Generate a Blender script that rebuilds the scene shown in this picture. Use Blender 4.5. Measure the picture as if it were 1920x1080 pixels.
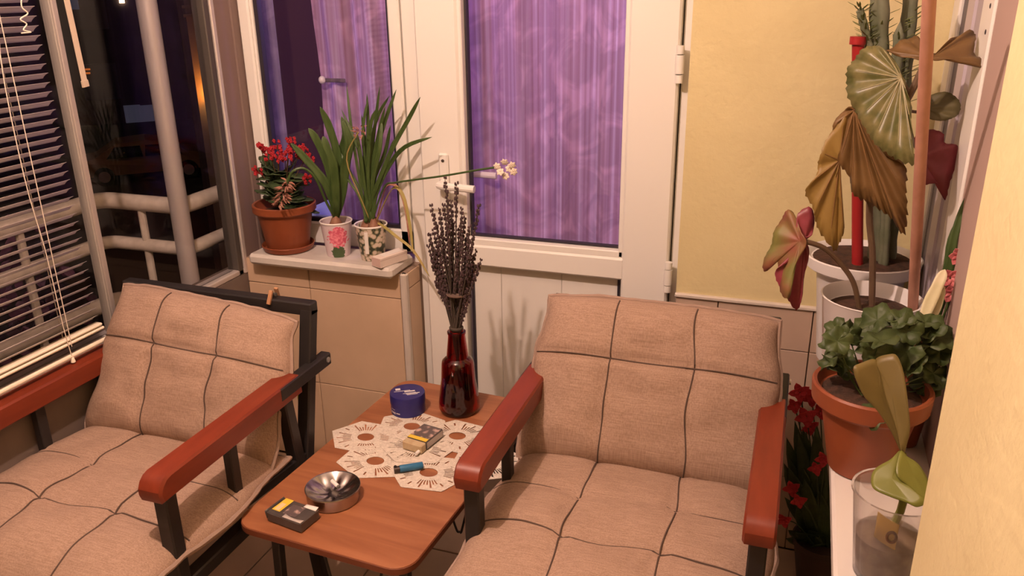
import bpy, bmesh, math, random
from mathutils import Vector, Matrix, noise

for o in list(bpy.data.objects):
    bpy.data.objects.remove(o, do_unlink=True)
SC = bpy.context.scene
COL = SC.collection
random.seed(7)
R = math.radians
PI = math.pi

# ------------------------------------------------------------------ camera
CAM_H = 1.605
S = 1.13          # seating and table group scaled about the camera from its first pixel-read layout
FPX = 1547.5
YAW, PITCH, ROLL = R(19.46), R(20.40), R(-0.82)
FWD = Vector((-math.sin(YAW) * math.cos(PITCH), math.cos(YAW) * math.cos(PITCH), -math.sin(PITCH)))
_r = Vector((math.cos(YAW), math.sin(YAW), 0))
_u = _r.cross(FWD)
RGT = _r * math.cos(ROLL) + _u * math.sin(ROLL)
UPV = -_r * math.sin(ROLL) + _u * math.cos(ROLL)
CAM = Vector((0, 0, CAM_H))
cam_d = bpy.data.cameras.new('camera')
cam_d.sensor_width = 36.0
cam_d.lens = FPX / 1920 * 36.0
cam_d.clip_start = 0.02
cam_d.clip_end = 300
cam = bpy.data.objects.new('camera', cam_d)
M = Matrix((RGT, UPV, -FWD)).transposed().to_4x4()
M.translation = CAM
cam.matrix_world = M
COL.objects.link(cam)
SC.camera = cam

# ------------------------------------------------------------------ world, exposure
SC.view_settings.view_transform = 'Standard'
SC.view_settings.look = 'None'
SC.view_settings.gamma = 1.0
SC.view_settings.use_curve_mapping = False
SC.view_settings.exposure = 0.0
w = bpy.data.worlds.new('night_sky')
SC.world = w
w.use_nodes = True
w.node_tree.nodes['Background'].inputs[0].default_value = (0.35, 0.22, 0.42, 1)
w.node_tree.nodes['Background'].inputs[1].default_value = 0.02


def point_light(name, loc, color, power, radius):
    d = bpy.data.lights.new(name, 'POINT')
    d.color = color
    d.energy = power
    d.shadow_soft_size = radius
    o = bpy.data.objects.new(name, d)
    o.location = loc
    COL.objects.link(o)
    return o


# the balcony's own ceiling lamp (its fitting is built further down)
LAMP = Vector((-0.86, 0.72, 2.36))
point_light('balcony_lamp_light', LAMP, (1.0, 0.68, 0.55), 106.0, 0.022)
# the violet lamp of the room behind the door
point_light('indoor_violet_light', (-0.55, 3.55, 1.9), (0.48, 0.30, 1.0), 56.0, 0.12)
# the street's sodium lamp by the parked car
STREET_Z = -4.8


def ray(x, y):
    return FWD + RGT * ((x - 960) / FPX) - UPV * ((y - 540) / FPX)


def at(x, y, ax, v):
    d = ray(x, y)
    t = (v - CAM[ax]) / d[ax]
    return CAM + d * t


def atX(x, y, v): return at(x, y, 0, v)
def atY(x, y, v): return at(x, y, 1, v)
def atZ(x, y, v): return at(x, y, 2, v)


# ------------------------------------------------------------------ materials
def lin(c):
    return tuple(((v / 12.92) if v <= 0.04045 else ((v + 0.055) / 1.055) ** 2.4) for v in c)


MATS = {}


def mat(name, col, rough=0.6, metal=0.0, col2=None, nscale=8.0, stretch=None, bump=0.0, bscale=60.0,
        spec=0.5, trans=0.0, emit=None, estr=0.0, sss=0.0, alpha=1.0, ior=1.45, coat=0.0, contrast=(0.35, 0.65)):
    """procedural principled material, colours given linear"""
    if name in MATS:
        return MATS[name]
    m = bpy.data.materials.new(name)
    m.use_nodes = True
    nt = m.node_tree
    b = nt.nodes['Principled BSDF']
    b.inputs['Base Color'].default_value = (*col, 1)
    b.inputs['Roughness'].default_value = rough
    b.inputs['Metallic'].default_value = metal
    b.inputs['Specular IOR Level'].default_value = spec
    b.inputs['Transmission Weight'].default_value = trans
    b.inputs['IOR'].default_value = ior
    b.inputs['Alpha'].default_value = alpha
    b.inputs['Coat Weight'].default_value = coat
    if emit:
        b.inputs['Emission Color'].default_value = (*emit, 1)
        b.inputs['Emission Strength'].default_value = estr
    if col2 or bump:
        tc = nt.nodes.new('ShaderNodeTexCoord')
        mp = nt.nodes.new('ShaderNodeMapping')
        nt.links.new(tc.outputs['Object'], mp.inputs[0])
        if stretch:
            mp.inputs['Scale'].default_value = stretch
    if col2:
        n = nt.nodes.new('ShaderNodeTexNoise')
        n.inputs['Scale'].default_value = nscale
        n.inputs['Detail'].default_value = 6
        nt.links.new(mp.outputs[0], n.inputs['Vector'])
        rp = nt.nodes.new('ShaderNodeValToRGB')
        rp.color_ramp.elements[0].position = contrast[0]
        rp.color_ramp.elements[1].position = contrast[1]
        rp.color_ramp.elements[0].color = (*col, 1)
        rp.color_ramp.elements[1].color = (*col2, 1)
        nt.links.new(n.outputs['Fac'], rp.inputs[0])
        nt.links.new(rp.outputs[0], b.inputs['Base Color'])
    if bump:
        n2 = nt.nodes.new('ShaderNodeTexNoise')
        n2.inputs['Scale'].default_value = bscale
        n2.inputs['Detail'].default_value = 4
        nt.links.new(mp.outputs[0], n2.inputs['Vector'])
        bp = nt.nodes.new('ShaderNodeBump')
        bp.inputs['Strength'].default_value = bump
        bp.inputs['Distance'].default_value = 0.004
        nt.links.new(n2.outputs['Fac'], bp.inputs['Height'])
        nt.links.new(bp.outputs[0], b.inputs['Normal'])
    MATS[name] = m
    return m


def emission_mat(name, col, strength):
    m = bpy.data.materials.new(name)
    m.use_nodes = True
    nt = m.node_tree
    nt.nodes.clear()
    e = nt.nodes.new('ShaderNodeEmission')
    e.inputs[0].default_value = (*col, 1)
    e.inputs[1].default_value = strength
    o = nt.nodes.new('ShaderNodeOutputMaterial')
    nt.links.new(e.outputs[0], o.inputs[0])
    return m


def glass_mat(name, tint=(1, 1, 1), refl=1.0, rough=0.02):
    """thin pane: see-through with a fresnel reflection"""
    m = bpy.data.materials.new(name)
    m.use_nodes = True
    nt = m.node_tree
    nt.nodes.clear()
    t = nt.nodes.new('ShaderNodeBsdfTransparent')
    t.inputs[0].default_value = (*tint, 1)
    g = nt.nodes.new('ShaderNodeBsdfGlossy')
    g.inputs['Roughness'].default_value = rough
    g.inputs[0].default_value = (refl, refl, refl, 1)
    lw_ = nt.nodes.new('ShaderNodeLayerWeight')
    pw_ = nt.nodes.new('ShaderNodeMath')
    pw_.operation = 'POWER'
    pw_.inputs[1].default_value = 5.0
    nt.links.new(lw_.outputs['Facing'], pw_.inputs[0])
    f = nt.nodes.new('ShaderNodeMath')
    f.operation = 'MULTIPLY_ADD'
    f.inputs[1].default_value = 0.93
    f.inputs[2].default_value = 0.035
    nt.links.new(pw_.outputs[0], f.inputs[0])
    mx = nt.nodes.new('ShaderNodeMixShader')
    nt.links.new(f.outputs[0], mx.inputs[0])
    nt.links.new(t.outputs[0], mx.inputs[1])
    nt.links.new(g.outputs[0], mx.inputs[2])
    o = nt.nodes.new('ShaderNodeOutputMaterial')
    nt.links.new(mx.outputs[0], o.inputs[0])
    return m


def fabric_mat(name, c1, c2):
    m = bpy.data.materials.new(name)
    m.use_nodes = True
    nt = m.node_tree
    b = nt.nodes['Principled BSDF']
    b.inputs['Roughness'].default_value = 0.95
    b.inputs['Specular IOR Level'].default_value = 0.15
    tc = nt.nodes.new('ShaderNodeTexCoord')
    facs = []
    for sc in ((18, 420, 420), (420, 420, 18)):
        mp = nt.nodes.new('ShaderNodeMapping')
        mp.inputs['Scale'].default_value = sc
        n = nt.nodes.new('ShaderNodeTexNoise')
        n.inputs['Scale'].default_value = 1.0
        n.inputs['Detail'].default_value = 3
        nt.links.new(tc.outputs['Object'], mp.inputs[0])
        nt.links.new(mp.outputs[0], n.inputs['Vector'])
        facs.append(n.outputs['Fac'])
    ad = nt.nodes.new('ShaderNodeMath')
    ad.operation = 'ADD'
    nt.links.new(facs[0], ad.inputs[0])
    nt.links.new(facs[1], ad.inputs[1])
    hf = nt.nodes.new('ShaderNodeMath')
    hf.operation = 'MULTIPLY'
    hf.inputs[1].default_value = 0.5
    nt.links.new(ad.outputs[0], hf.inputs[0])
    rp = nt.nodes.new('ShaderNodeValToRGB')
    rp.color_ramp.elements[0].position = 0.36
    rp.color_ramp.elements[1].position = 0.64
    rp.color_ramp.elements[0].color = (*c1, 1)
    rp.color_ramp.elements[1].color = (*c2, 1)
    nt.links.new(hf.outputs[0], rp.inputs[0])
    nt.links.new(rp.outputs[0], b.inputs['Base Color'])
    # soft creases
    n3 = nt.nodes.new('ShaderNodeTexNoise')
    n3.inputs['Scale'].default_value = 14
    n3.inputs['Detail'].default_value = 5
    nt.links.new(tc.outputs['Object'], n3.inputs['Vector'])
    bp0 = nt.nodes.new('ShaderNodeBump')
    bp0.inputs['Strength'].default_value = 0.35
    bp0.inputs['Distance'].default_value = 0.012
    nt.links.new(n3.outputs['Fac'], bp0.inputs['Height'])
    bp = nt.nodes.new('ShaderNodeBump')
    bp.inputs['Strength'].default_value = 0.4
    bp.inputs['Distance'].default_value = 0.0015
    nt.links.new(hf.outputs[0], bp.inputs['Height'])
    nt.links.new(bp0.outputs[0], bp.inputs['Normal'])
    nt.links.new(bp.outputs[0], b.inputs['Normal'])
    return m


def wood_mat(name, c1, c2, c3):
    """laminate with the grain running along X"""
    m = bpy.data.materials.new(name)
    m.use_nodes = True
    nt = m.node_tree
    b = nt.nodes['Principled BSDF']
    b.inputs['Roughness'].default_value = 0.42
    tc = nt.nodes.new('ShaderNodeTexCoord')
    mp = nt.nodes.new('ShaderNodeMapping')
    mp.inputs['Scale'].default_value = (2.2, 26, 26)
    nt.links.new(tc.outputs['Object'], mp.inputs[0])
    n = nt.nodes.new('ShaderNodeTexNoise')
    n.inputs['Scale'].default_value = 1.0
    n.inputs['Detail'].default_value = 8
    n.inputs['Distortion'].default_value = 0.7
    nt.links.new(mp.outputs[0], n.inputs['Vector'])
    rp = nt.nodes.new('ShaderNodeValToRGB')
    rp.color_ramp.elements[0].position = 0.3
    rp.color_ramp.elements[1].position = 0.7
    rp.color_ramp.elements[0].color = (*c1, 1)
    rp.color_ramp.elements[1].color = (*c3, 1)
    e = rp.color_ramp.elements.new(0.5)
    e.color = (*c2, 1)
    nt.links.new(n.outputs['Fac'], rp.inputs[0])
    nt.links.new(rp.outputs[0], b.inputs['Base Color'])
    return m


def curtain_mat(name, c1, c2, c3, scale):
    """striped net: vertical threads over a faint damask"""
    m = bpy.data.materials.new(name)
    m.use_nodes = True
    nt = m.node_tree
    nt.nodes.clear()
    tc = nt.nodes.new('ShaderNodeTexCoord')
    mp = nt.nodes.new('ShaderNodeMapping')
    mp.inputs['Scale'].default_value = (scale, 0, 0.6)
    nt.links.new(tc.outputs['Object'], mp.inputs[0])
    n = nt.nodes.new('ShaderNodeTexNoise')
    n.inputs['Scale'].default_value = 1.0
    n.inputs['Detail'].default_value = 5
    nt.links.new(mp.outputs[0], n.inputs['Vector'])
    rp = nt.nodes.new('ShaderNodeValToRGB')
    rp.color_ramp.elements[0].position = 0.34
    rp.color_ramp.elements[1].position = 0.68
    rp.color_ramp.elements[0].color = (*c1, 1)
    rp.color_ramp.elements[1].color = (*c3, 1)
    e = rp.color_ramp.elements.new(0.52)
    e.color = (*c2, 1)
    nt.links.new(n.outputs['Fac'], rp.inputs[0])
    n2 = nt.nodes.new('ShaderNodeTexNoise')
    n2.inputs['Scale'].default_value = 7.0
    n2.inputs['Detail'].default_value = 3
    n2.inputs['Distortion'].default_value = 1.5
    nt.links.new(tc.outputs['Object'], n2.inputs['Vector'])
    r2 = nt.nodes.new('ShaderNodeValToRGB')
    r2.color_ramp.elements[0].position = 0.45
    r2.color_ramp.elements[1].position = 0.6
    r2.color_ramp.elements[0].color = (0.72, 0.72, 0.75, 1)
    r2.color_ramp.elements[1].color = (1, 1, 1, 1)
    nt.links.new(n2.outputs['Fac'], r2.inputs[0])
    mul = nt.nodes.new('ShaderNodeMixRGB')
    mul.blend_type = 'MULTIPLY'
    mul.inputs[0].default_value = 1
    nt.links.new(rp.outputs[0], mul.inputs[1])
    nt.links.new(r2.outputs[0], mul.inputs[2])
    d = nt.nodes.new('ShaderNodeBsdfDiffuse')
    t = nt.nodes.new('ShaderNodeBsdfTranslucent')
    nt.links.new(mul.outputs[0], d.inputs[0])
    nt.links.new(mul.outputs[0], t.inputs[0])
    mx = nt.nodes.new('ShaderNodeMixShader')
    mx.inputs[0].default_value = 0.5
    nt.links.new(d.outputs[0], mx.inputs[1])
    nt.links.new(t.outputs[0], mx.inputs[2])
    o = nt.nodes.new('ShaderNodeOutputMaterial')
    nt.links.new(mx.outputs[0], o.inputs[0])
    return m


# ------------------------------------------------------------------ mesh builder
class MB:
    def __init__(s):
        s.v = []
        s.f = []

    def add(s, vs, fs):
        n = len(s.v)
        s.v += [Vector(p) for p in vs]
        s.f += [tuple(i + n for i in f) for f in fs]
        return s

    def box(s, lo, hi, mtx=None, c=None):
        """box, chamfer c on all edges when given"""
        lo = Vector(lo)
        hi = Vector(hi)
        if not c:
            vs = [Vector((x, y, z)) for x in (lo.x, hi.x) for y in (lo.y, hi.y) for z in (lo.z, hi.z)]
            fs = [(0, 1, 3, 2), (4, 6, 7, 5), (0, 4, 5, 1), (2, 3, 7, 6), (0, 2, 6, 4), (1, 5, 7, 3)]
        else:
            bm = bmesh.new()
            bmesh.ops.create_cube(bm, size=1)
            for q in bm.verts:
                q.co = Vector(((lo.x + hi.x) / 2 + q.co.x * (hi.x - lo.x), (lo.y + hi.y) / 2 + q.co.y * (hi.y - lo.y),
                               (lo.z + hi.z) / 2 + q.co.z * (hi.z - lo.z)))
            bmesh.ops.bevel(bm, geom=list(bm.edges), offset=c, segments=1, affect='EDGES')
            bm.verts.index_update()
            vs = [q.co.copy() for q in bm.verts]
            fs = [tuple(q.index for q in f.verts) for f in bm.faces]
            bm.free()
        if mtx:
            vs = [mtx @ q for q in vs]
        return s.add(vs, fs)

    def bar(s, p0, p1, w_, h_, up=(0, 0, 1)):
        p0 = Vector(p0)
        p1 = Vector(p1)
        d = (p1 - p0)
        L = d.length
        d.normalize()
        upv = Vector(up)
        sd = d.cross(upv)
        if sd.length < 1e-5:
            sd = d.cross(Vector((0, 1, 0)))
        sd.normalize()
        un = sd.cross(d)
        m = Matrix((sd, d, un)).transposed().to_4x4()
        m.translation = p0
        return s.box((-w_ / 2, 0, -h_ / 2), (w_ / 2, L, h_ / 2), m, c=min(w_, h_) * 0.1)

    def tube(s, pts, r, n=8, cap=True):
        pts = [Vector(p) for p in pts]
        k = len(pts)
        rs = r if isinstance(r, (list, tuple)) else [r] * k
        base = len(s.v)
        prev = None
        for i in range(k):
            d = (pts[min(i + 1, k - 1)] - pts[max(i - 1, 0)])
            if d.length < 1e-9:
                d = Vector((0, 0, 1))
            d.normalize()
            if prev is None:
                a = Vector((0, 0, 1)) if abs(d.z) < 0.9 else Vector((1, 0, 0))
                sd = d.cross(a).normalized()
            else:
                sd = (prev - d * prev.dot(d))
                sd = sd.normalized() if sd.length > 1e-6 else d.orthogonal().normalized()
            prev = sd
            un = d.cross(sd)
            for j in range(n):
                t = 2 * PI * j / n
                s.v.append(pts[i] + (sd * math.cos(t) + un * math.sin(t)) * rs[i])
        for i in range(k - 1):
            for j in range(n):
                a = base + i * n + j
                b = base + i * n + (j + 1) % n
                s.f.append((a, b, b + n, a + n))
        if cap:
            s.f.append(tuple(base + j for j in range(n))[::-1])
            s.f.append(tuple(base + (k - 1) * n + j for j in range(n)))
        return s

    def lathe(s, prof, n=32, c=(0, 0, 0), sx=1.0, sy=1.0, cap=True):
        c = Vector(c)
        base = len(s.v)
        for (r, z) in prof:
            for j in range(n):
                t = 2 * PI * j / n
                s.v.append(c + Vector((r * math.cos(t) * sx, r * math.sin(t) * sy, z)))
        for i in range(len(prof) - 1):
            for j in range(n):
                a = base + i * n + j
                b = base + i * n + (j + 1) % n
                s.f.append((a, b, b + n, a + n))
        if not cap:
            return s
        s.f.append(tuple(base + j for j in range(n))[::-1])
        e = base + (len(prof) - 1) * n
        s.f.append(tuple(e + j for j in range(n)))
        return s

    def blob(s, c, rx, ry=None, rz=None, n=6, m=4, mtx=None):
        ry = ry or rx
        rz = rz or rx
        c = Vector(c)
        base = len(s.v)
        vs = [Vector((0, 0, -rz))]
        for i in range(1, m):
            p = -PI / 2 + PI * i / m
            for j in range(n):
                t = 2 * PI * j / n
                vs.append(Vector((rx * math.cos(p) * math.cos(t), ry * math.cos(p) * math.sin(t), rz * math.sin(p))))
        vs.append(Vector((0, 0, rz)))
        if mtx:
            vs = [mtx @ q for q in vs]
        s.v += [q + c for q in vs]
        for j in range(n):
            s.f.append((base, base + 1 + (j + 1) % n, base + 1 + j))
        for i in range(m - 2):
            for j in range(n):
                a = base + 1 + i * n + j
                b = base + 1 + i * n + (j + 1) % n
                s.f.append((a, b, b + n, a + n))
        top = base + len(vs) - 1
        l = base + 1 + (m - 2) * n
        for j in range(n):
            s.f.append((l + j, l + (j + 1) % n, top))
        return s

    def grid(s, fn, nu, nv, closed_u=False):
        base = len(s.v)
        for i in range(nv + 1):
            for j in range(nu + (0 if closed_u else 1)):
                s.v.append(Vector(fn(j / nu, i / nv)))
        w_ = nu if closed_u else nu + 1
        for i in range(nv):
            for j in range(nu):
                a = base + i * w_ + j
                b = base + i * w_ + (j + 1) % w_
                s.f.append((a, b, b + w_, a + w_))
        return s

    def blade(s, pts, w_, side, fold=0.15, prof=None, n=2):
        """leaf blade: pts along the midrib, half width w_ across side"""
        k = len(pts)
        pts = [Vector(p) for p in pts]
        side = Vector(side)

        def fn(u, v):
            i = min(int(v * (k - 1)), k - 2)
            t = v * (k - 1) - i
            p = pts[i].lerp(pts[i + 1], t)
            d = (pts[i + 1] - pts[i]).normalized()
            sd = (side - d * side.dot(d)).normalized()
            nn = d.cross(sd)
            h = (prof(v) if prof else math.sin(PI * min(1, 0.12 + v * 0.88)) ** 0.7) * w_
            x = (u - 0.5) * 2
            return p + sd * (h * x) + nn * (abs(x) * h * fold)
        return s.grid(fn, n * 2, (k - 1) * 2)

    def build(s, name, m, parent=None, origin=None, smooth=True, solid=0.0, subsurf=0, loc=None, auto=35):
        me = bpy.data.meshes.new(name)
        og = Vector(origin) if origin is not None else Vector((0, 0, 0))
        me.from_pydata([tuple(p - og) for p in s.v], [], s.f)
        me.update()
        bm = bmesh.new()
        bm.from_mesh(me)
        bmesh.ops.recalc_face_normals(bm, faces=bm.faces)
        if smooth:
            for f in bm.faces:
                f.smooth = True
            lim = R(auto)
            for e in bm.edges:
                if len(e.link_faces) == 2 and e.calc_face_angle(0) > lim:
                    e.smooth = False
        bm.to_mesh(me)
        bm.free()
        me.materials.append(m)
        ob = bpy.data.objects.new(name, me)
        COL.objects.link(ob)
        if parent:
            ob.parent = parent
        elif origin is not None:
            ob.location = og
        if loc is not None:
            ob.location = loc
        if solid:
            md = ob.modifiers.new('thickness', 'SOLIDIFY')
            md.thickness = solid
            md.offset = 0
        if subsurf:
            md = ob.modifiers.new('smooth', 'SUBSURF')
            md.levels = md.render_levels = subsurf
        return ob


def tag(o, label=None, cat=None, group=None, kind=None):
    if label:
        o['label'] = label
    if cat:
        o['category'] = cat
    if group:
        o['group'] = group
    if kind:
        o['kind'] = kind
    return o


def thing(name, loc, label, cat, group=None, kind=None, rz=0.0):
    o = bpy.data.objects.new(name, None)
    o.empty_display_size = 0.05
    o.location = loc
    o.rotation_euler = (0, 0, rz)
    COL.objects.link(o)
    return tag(o, label, cat, group, kind)


def copy_child(ch, parent, loc=None):
    c = ch.copy()
    COL.objects.link(c)
    c.parent = parent
    if loc is not None:
        c.location = loc
    return c


def smooth_path(pts, n=6):
    """Catmull-Rom through pts"""
    pts = [Vector(p) for p in pts]
    out = []
    for i in range(len(pts) - 1):
        p0 = pts[max(i - 1, 0)]
        p1 = pts[i]
        p2 = pts[i + 1]
        p3 = pts[min(i + 2, len(pts) - 1)]
        for k in range(n):
            t = k / n
            out.append(0.5 * ((2 * p1) + (p2 - p0) * t + (2 * p0 - 5 * p1 + 4 * p2 - p3) * t * t + (3 * p1 - p0 - 3 * p2 + p3) * t ** 3))
    out.append(pts[-1])
    return out


# palette (linear reflectances)
white_pvc = mat('white_pvc', (0.80, 0.78, 0.74), 0.35, bump=0.02, bscale=30)
white_gap = mat('gap_dark', (0.10, 0.085, 0.07), 0.7)
gasket = mat('black_gasket', (0.025, 0.02, 0.03), 0.5)
yellow_paint = mat('yellow_plaster', (0.68, 0.59, 0.33), 0.85, col2=(0.63, 0.54, 0.295), nscale=5, bump=0.55, bscale=55)
ceiling_paint = mat('ceiling_paint', (0.75, 0.72, 0.66), 0.9, bump=0.1, bscale=40)
tile_mat = mat('beige_tile', (0.57, 0.41, 0.28), 0.32, col2=(0.65, 0.47, 0.325), nscale=5, bump=0.03, bscale=20)
tile_white = mat('cream_tile', (0.62, 0.56, 0.50), 0.3, col2=(0.55, 0.49, 0.43), nscale=6)
grout = mat('grout', (0.27, 0.19, 0.145), 0.9)
floor_tile = mat('floor_tile', (0.40, 0.29, 0.21), 0.35, col2=(0.47, 0.34, 0.25), nscale=6)
marble = mat('marble_sill', (0.66, 0.62, 0.57), 0.3, col2=(0.52, 0.48, 0.44), nscale=7, stretch=(1, 2.5, 1))
alu = mat('aluminium', (0.62, 0.56, 0.53), 0.42, metal=0.35, bump=0.03, bscale=90)
alu_dark = mat('dark_aluminium', (0.10, 0.085, 0.075), 0.5, metal=0.3)
rail_paint = mat('rail_paint', (0.80, 0.70, 0.58), 0.55, col2=(0.62, 0.53, 0.43), nscale=22, bump=0.08, bscale=50)
black_metal = mat('black_metal', (0.018, 0.015, 0.015), 0.45, bump=0.04, bscale=200)
arm_wood = mat('arm_wood', (0.19, 0.030, 0.011), 0.4, col2=(0.15, 0.022, 0.008), nscale=5, stretch=(8, 1.2, 8), bump=0.03, bscale=150)
fabric = fabric_mat('linen_fabric', (0.265, 0.175, 0.128), (0.385, 0.265, 0.20))
seam_mat = mat('seam_thread', (0.085, 0.055, 0.042), 0.95)
piping_mat = mat('piping_cloth', (0.30, 0.21, 0.165), 0.95, bump=0.3, bscale=300)
table_wood = wood_mat('table_laminate', (0.22, 0.075, 0.030), (0.29, 0.108, 0.046), (0.36, 0.148, 0.068))
slat_mat = mat('blind_slat', (0.80, 0.74, 0.70), 0.38)
blind_cream = mat('blind_rail_cream', (0.80, 0.72, 0.58), 0.45)
cord_mat = mat('blind_cord', (0.62, 0.54, 0.45), 0.9)
terracotta = mat('terracotta_plastic', (0.27, 0.070, 0.025), 0.45, col2=(0.215, 0.052, 0.02), nscale=9, bump=0.04, bscale=60)
soil = mat('soil', (0.035, 0.018, 0.011), 0.95, col2=(0.075, 0.034, 0.02), nscale=60, bump=0.8, bscale=120)
white_plastic = mat('white_plastic', (0.74, 0.72, 0.72), 0.35)
leaf_dark = mat('leaf_dark_green', (0.030, 0.050, 0.020), 0.45, col2=(0.052, 0.083, 0.03), nscale=25)
leaf_blade = mat('leaf_blade_green', (0.040, 0.075, 0.018), 0.42, col2=(0.062, 0.105, 0.028), nscale=12, stretch=(6, 6, 1))
leaf_pale = mat('leaf_yellowing', (0.30, 0.27, 0.07), 0.6, col2=(0.38, 0.27, 0.10), nscale=15)
bulb_mat = mat('bulb_skin', (0.19, 0.075, 0.045), 0.6, col2=(0.30, 0.15, 0.09), nscale=30)
paper_white = mat('paper_white', (0.78, 0.74, 0.70), 0.5)


def jit(a):
    return random.uniform(-a, a)


# ------------------------------------------------------------------ room shell
YW = 2.20      # face of the low wall and of the yellow wall
YD = 2.33      # plane of the door and window frames
XG = -1.73     # glazing
XR = 0.30      # right wall
ZC = 2.60
YB = -1.6

floor = MB().box((XG - 0.6, YB, -0.12), (XR + 0.3, YD + 0.2, -0.012)).build('floor', grout)
tag(floor, 'beige tiled balcony floor under the chairs and table', 'floor', kind='structure')
tm = None
TS = 0.33
for i in range(7):
    for j in range(7):
        x0 = XG + 0.005 + i * TS
        y0 = 2.195 - (j + 1) * TS
        if tm is None:
            tm = MB().box((0.002, 0.002, -0.012), (TS - 0.002, TS - 0.002, 0.0), c=0.0015).build('floor_tile', floor_tile, floor, smooth=False)
            tm.location = (x0, y0, 0)
        else:
            if x0 + TS > XR + 0.02:
                continue
            copy_child(tm, floor, (x0, y0, 0))

ceil = MB().box((XG - 0.15, YB, ZC), (XR + 0.3, YD + 0.2, ZC + 0.1)).build('ceiling', ceiling_paint)
tag(ceil, 'plain painted balcony ceiling', 'ceiling', kind='structure')
o = MB().box((XG - 0.15, YB - 0.1, 0), (XR + 0.3, YB, ZC)).build('wall_front', yellow_paint)
tag(o, 'yellow plaster wall opposite the balcony door', 'wall', kind='structure')
# right wall: the plain pier by the camera, then the side window
o = MB().box((0.20, YB, 0), (XR + 0.2, 1.04, ZC), c=0.004).build('wall_right', yellow_paint)
tag(o, 'rough yellow plaster wall with a sharp vertical corner beside the orchid', 'wall', kind='structure')
o = MB().box((XR + 0.012, 1.04, 0), (XR + 0.2, 1.5555, ZC)).build('wall_right_recess', yellow_paint)
tag(o, 'yellow recessed wall between the pier and the side window', 'wall', kind='structure')
o = MB().box((XR + 0.012, 1.556, 0), (XR + 0.2, YD + 0.1, CAM_H - 0.94)).build('wall_right_under_window', yellow_paint)
tag(o, 'yellow wall below the side window and its plant sill', 'wall', kind='structure')

# yellow wall right of the door with its tiled skirting
XDE = atY(1284, 270, YW).x
zsk = atY(1400, 565, YW).z
wb = MB().box((XDE, YW, zsk), (XR + 0.2, YW + 0.3, ZC)).build('wall_back', yellow_paint)
tag(wb, 'yellow plaster back wall to the right of the door', 'wall', kind='structure')
sk = MB().box((XDE, YW + 0.006, 0), (XR + 0.2, YW + 0.3, zsk)).build('wall_back_skirting', grout)
tag(sk, 'cream tiled lower part of the back wall behind the right chair', 'wall', kind='structure')
tp = MB().box((XDE - 0.002, YW - 0.012, zsk - 0.006), (XR, YW + 0.01, zsk + 0.006), c=0.003).build('trim_strip', tile_white, sk)
tw_, th_ = 0.25, 0.40
xx = atY(1519, 640, YW).x
t0 = None
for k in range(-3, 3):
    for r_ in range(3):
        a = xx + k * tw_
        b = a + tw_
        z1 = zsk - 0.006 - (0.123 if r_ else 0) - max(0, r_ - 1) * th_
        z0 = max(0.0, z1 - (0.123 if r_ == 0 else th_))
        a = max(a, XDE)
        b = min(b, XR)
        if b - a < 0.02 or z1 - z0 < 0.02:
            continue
        MB().box((a + 0.0015, YW - 0.004, z0 + 0.0015), (b - 0.0015, YW + 0.01, z1 - 0.0015), c=0.001).build('tile', mat('skirting_tile_shaded', (0.46, 0.34, 0.265), 0.35, col2=(0.52, 0.39, 0.305), nscale=5), sk, smooth=False)  # tile colour darkened in place of the chair's shadow

# low wall under the left window
XC = atY(772, 700, YW).x           # right corner of the low wall
zs1 = CAM_H - 0.826                # sill top
zs0 = zs1 - 0.036
lw = MB().box((XG - 0.02, YW + 0.006, 0), (XC - 0.004, YD + 0.1, zs0)).build('wall_low', grout)
tag(lw, 'low wall clad in large beige tiles under the marble window sill', 'wall', kind='structure')
zj = [zs0, atY(640, 548, YW).z, atY(640, 724, YW).z, 0.0]
xj = [XG, atY(583, 560, YW).x, XC - 0.022]
for a, b in zip(xj[:-1], xj[1:]):
    for z1, z0 in zip(zj[:-1], zj[1:]):
        MB().box((a + 0.0015, YW, z0 + 0.0015), (b - 0.0015, YW + 0.012, z1 - 0.0015), c=0.001).build('tile', tile_mat, lw, smooth=False)
MB().box((XC - 0.022, YW - 0.003, 0), (XC + 0.001, YW + 0.02, zs0), c=0.004).build('corner_trim', tile_white, lw)
for z1, z0 in ((zs0, atY(780, 547, YW).z), (atY(780, 547, YW).z, 0.0)):
    MB().box((XC - 0.008, YW + 0.02, z0 + 0.0015), (XC, YD - 0.03, z1 - 0.0015), c=0.001).build('tile', tile_mat, lw, smooth=False)
# marble sill
sill = MB().box((XG + 0.055, YW - 0.058, zs0), (XC - 0.02, YD - 0.028, zs1), c=0.009).build('window_sill', marble)
tag(sill, 'white marble window sill carrying three flower pots', 'sill', kind='structure')

# left parapet below the glazing
pw = MB().box((XG - 0.10, YB, 0), (XG, YW + 0.13, 0.69)).build('wall_left', mat('parapet_paint', (0.20, 0.155, 0.13), 0.8, col2=(0.16, 0.12, 0.10), nscale=6))
tag(pw, 'low brownish parapet under the balcony glazing', 'wall', kind='structure')

# ------------------------------------------------------------------ door and window unit in the back wall
def frame_rect(x0, x1, z0, z1, w_, y0, y1, parent, origin, name='frame', m=white_pvc, c=0.006):
    b = MB()
    b.box((x0, y0, z0), (x0 + w_, y1, z1), c=c)
    b.box((x1 - w_, y0, z0), (x1, y1, z1), c=c)
    b.box((x0 + w_ * 0.98, y0, z1 - w_), (x1 - w_ * 0.98, y1, z1), c=c)
    b.box((x0 + w_ * 0.98, y0, z0), (x1 - w_ * 0.98, y1, z0 + w_), c=c)
    return b.build(name, m, parent, origin)


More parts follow.
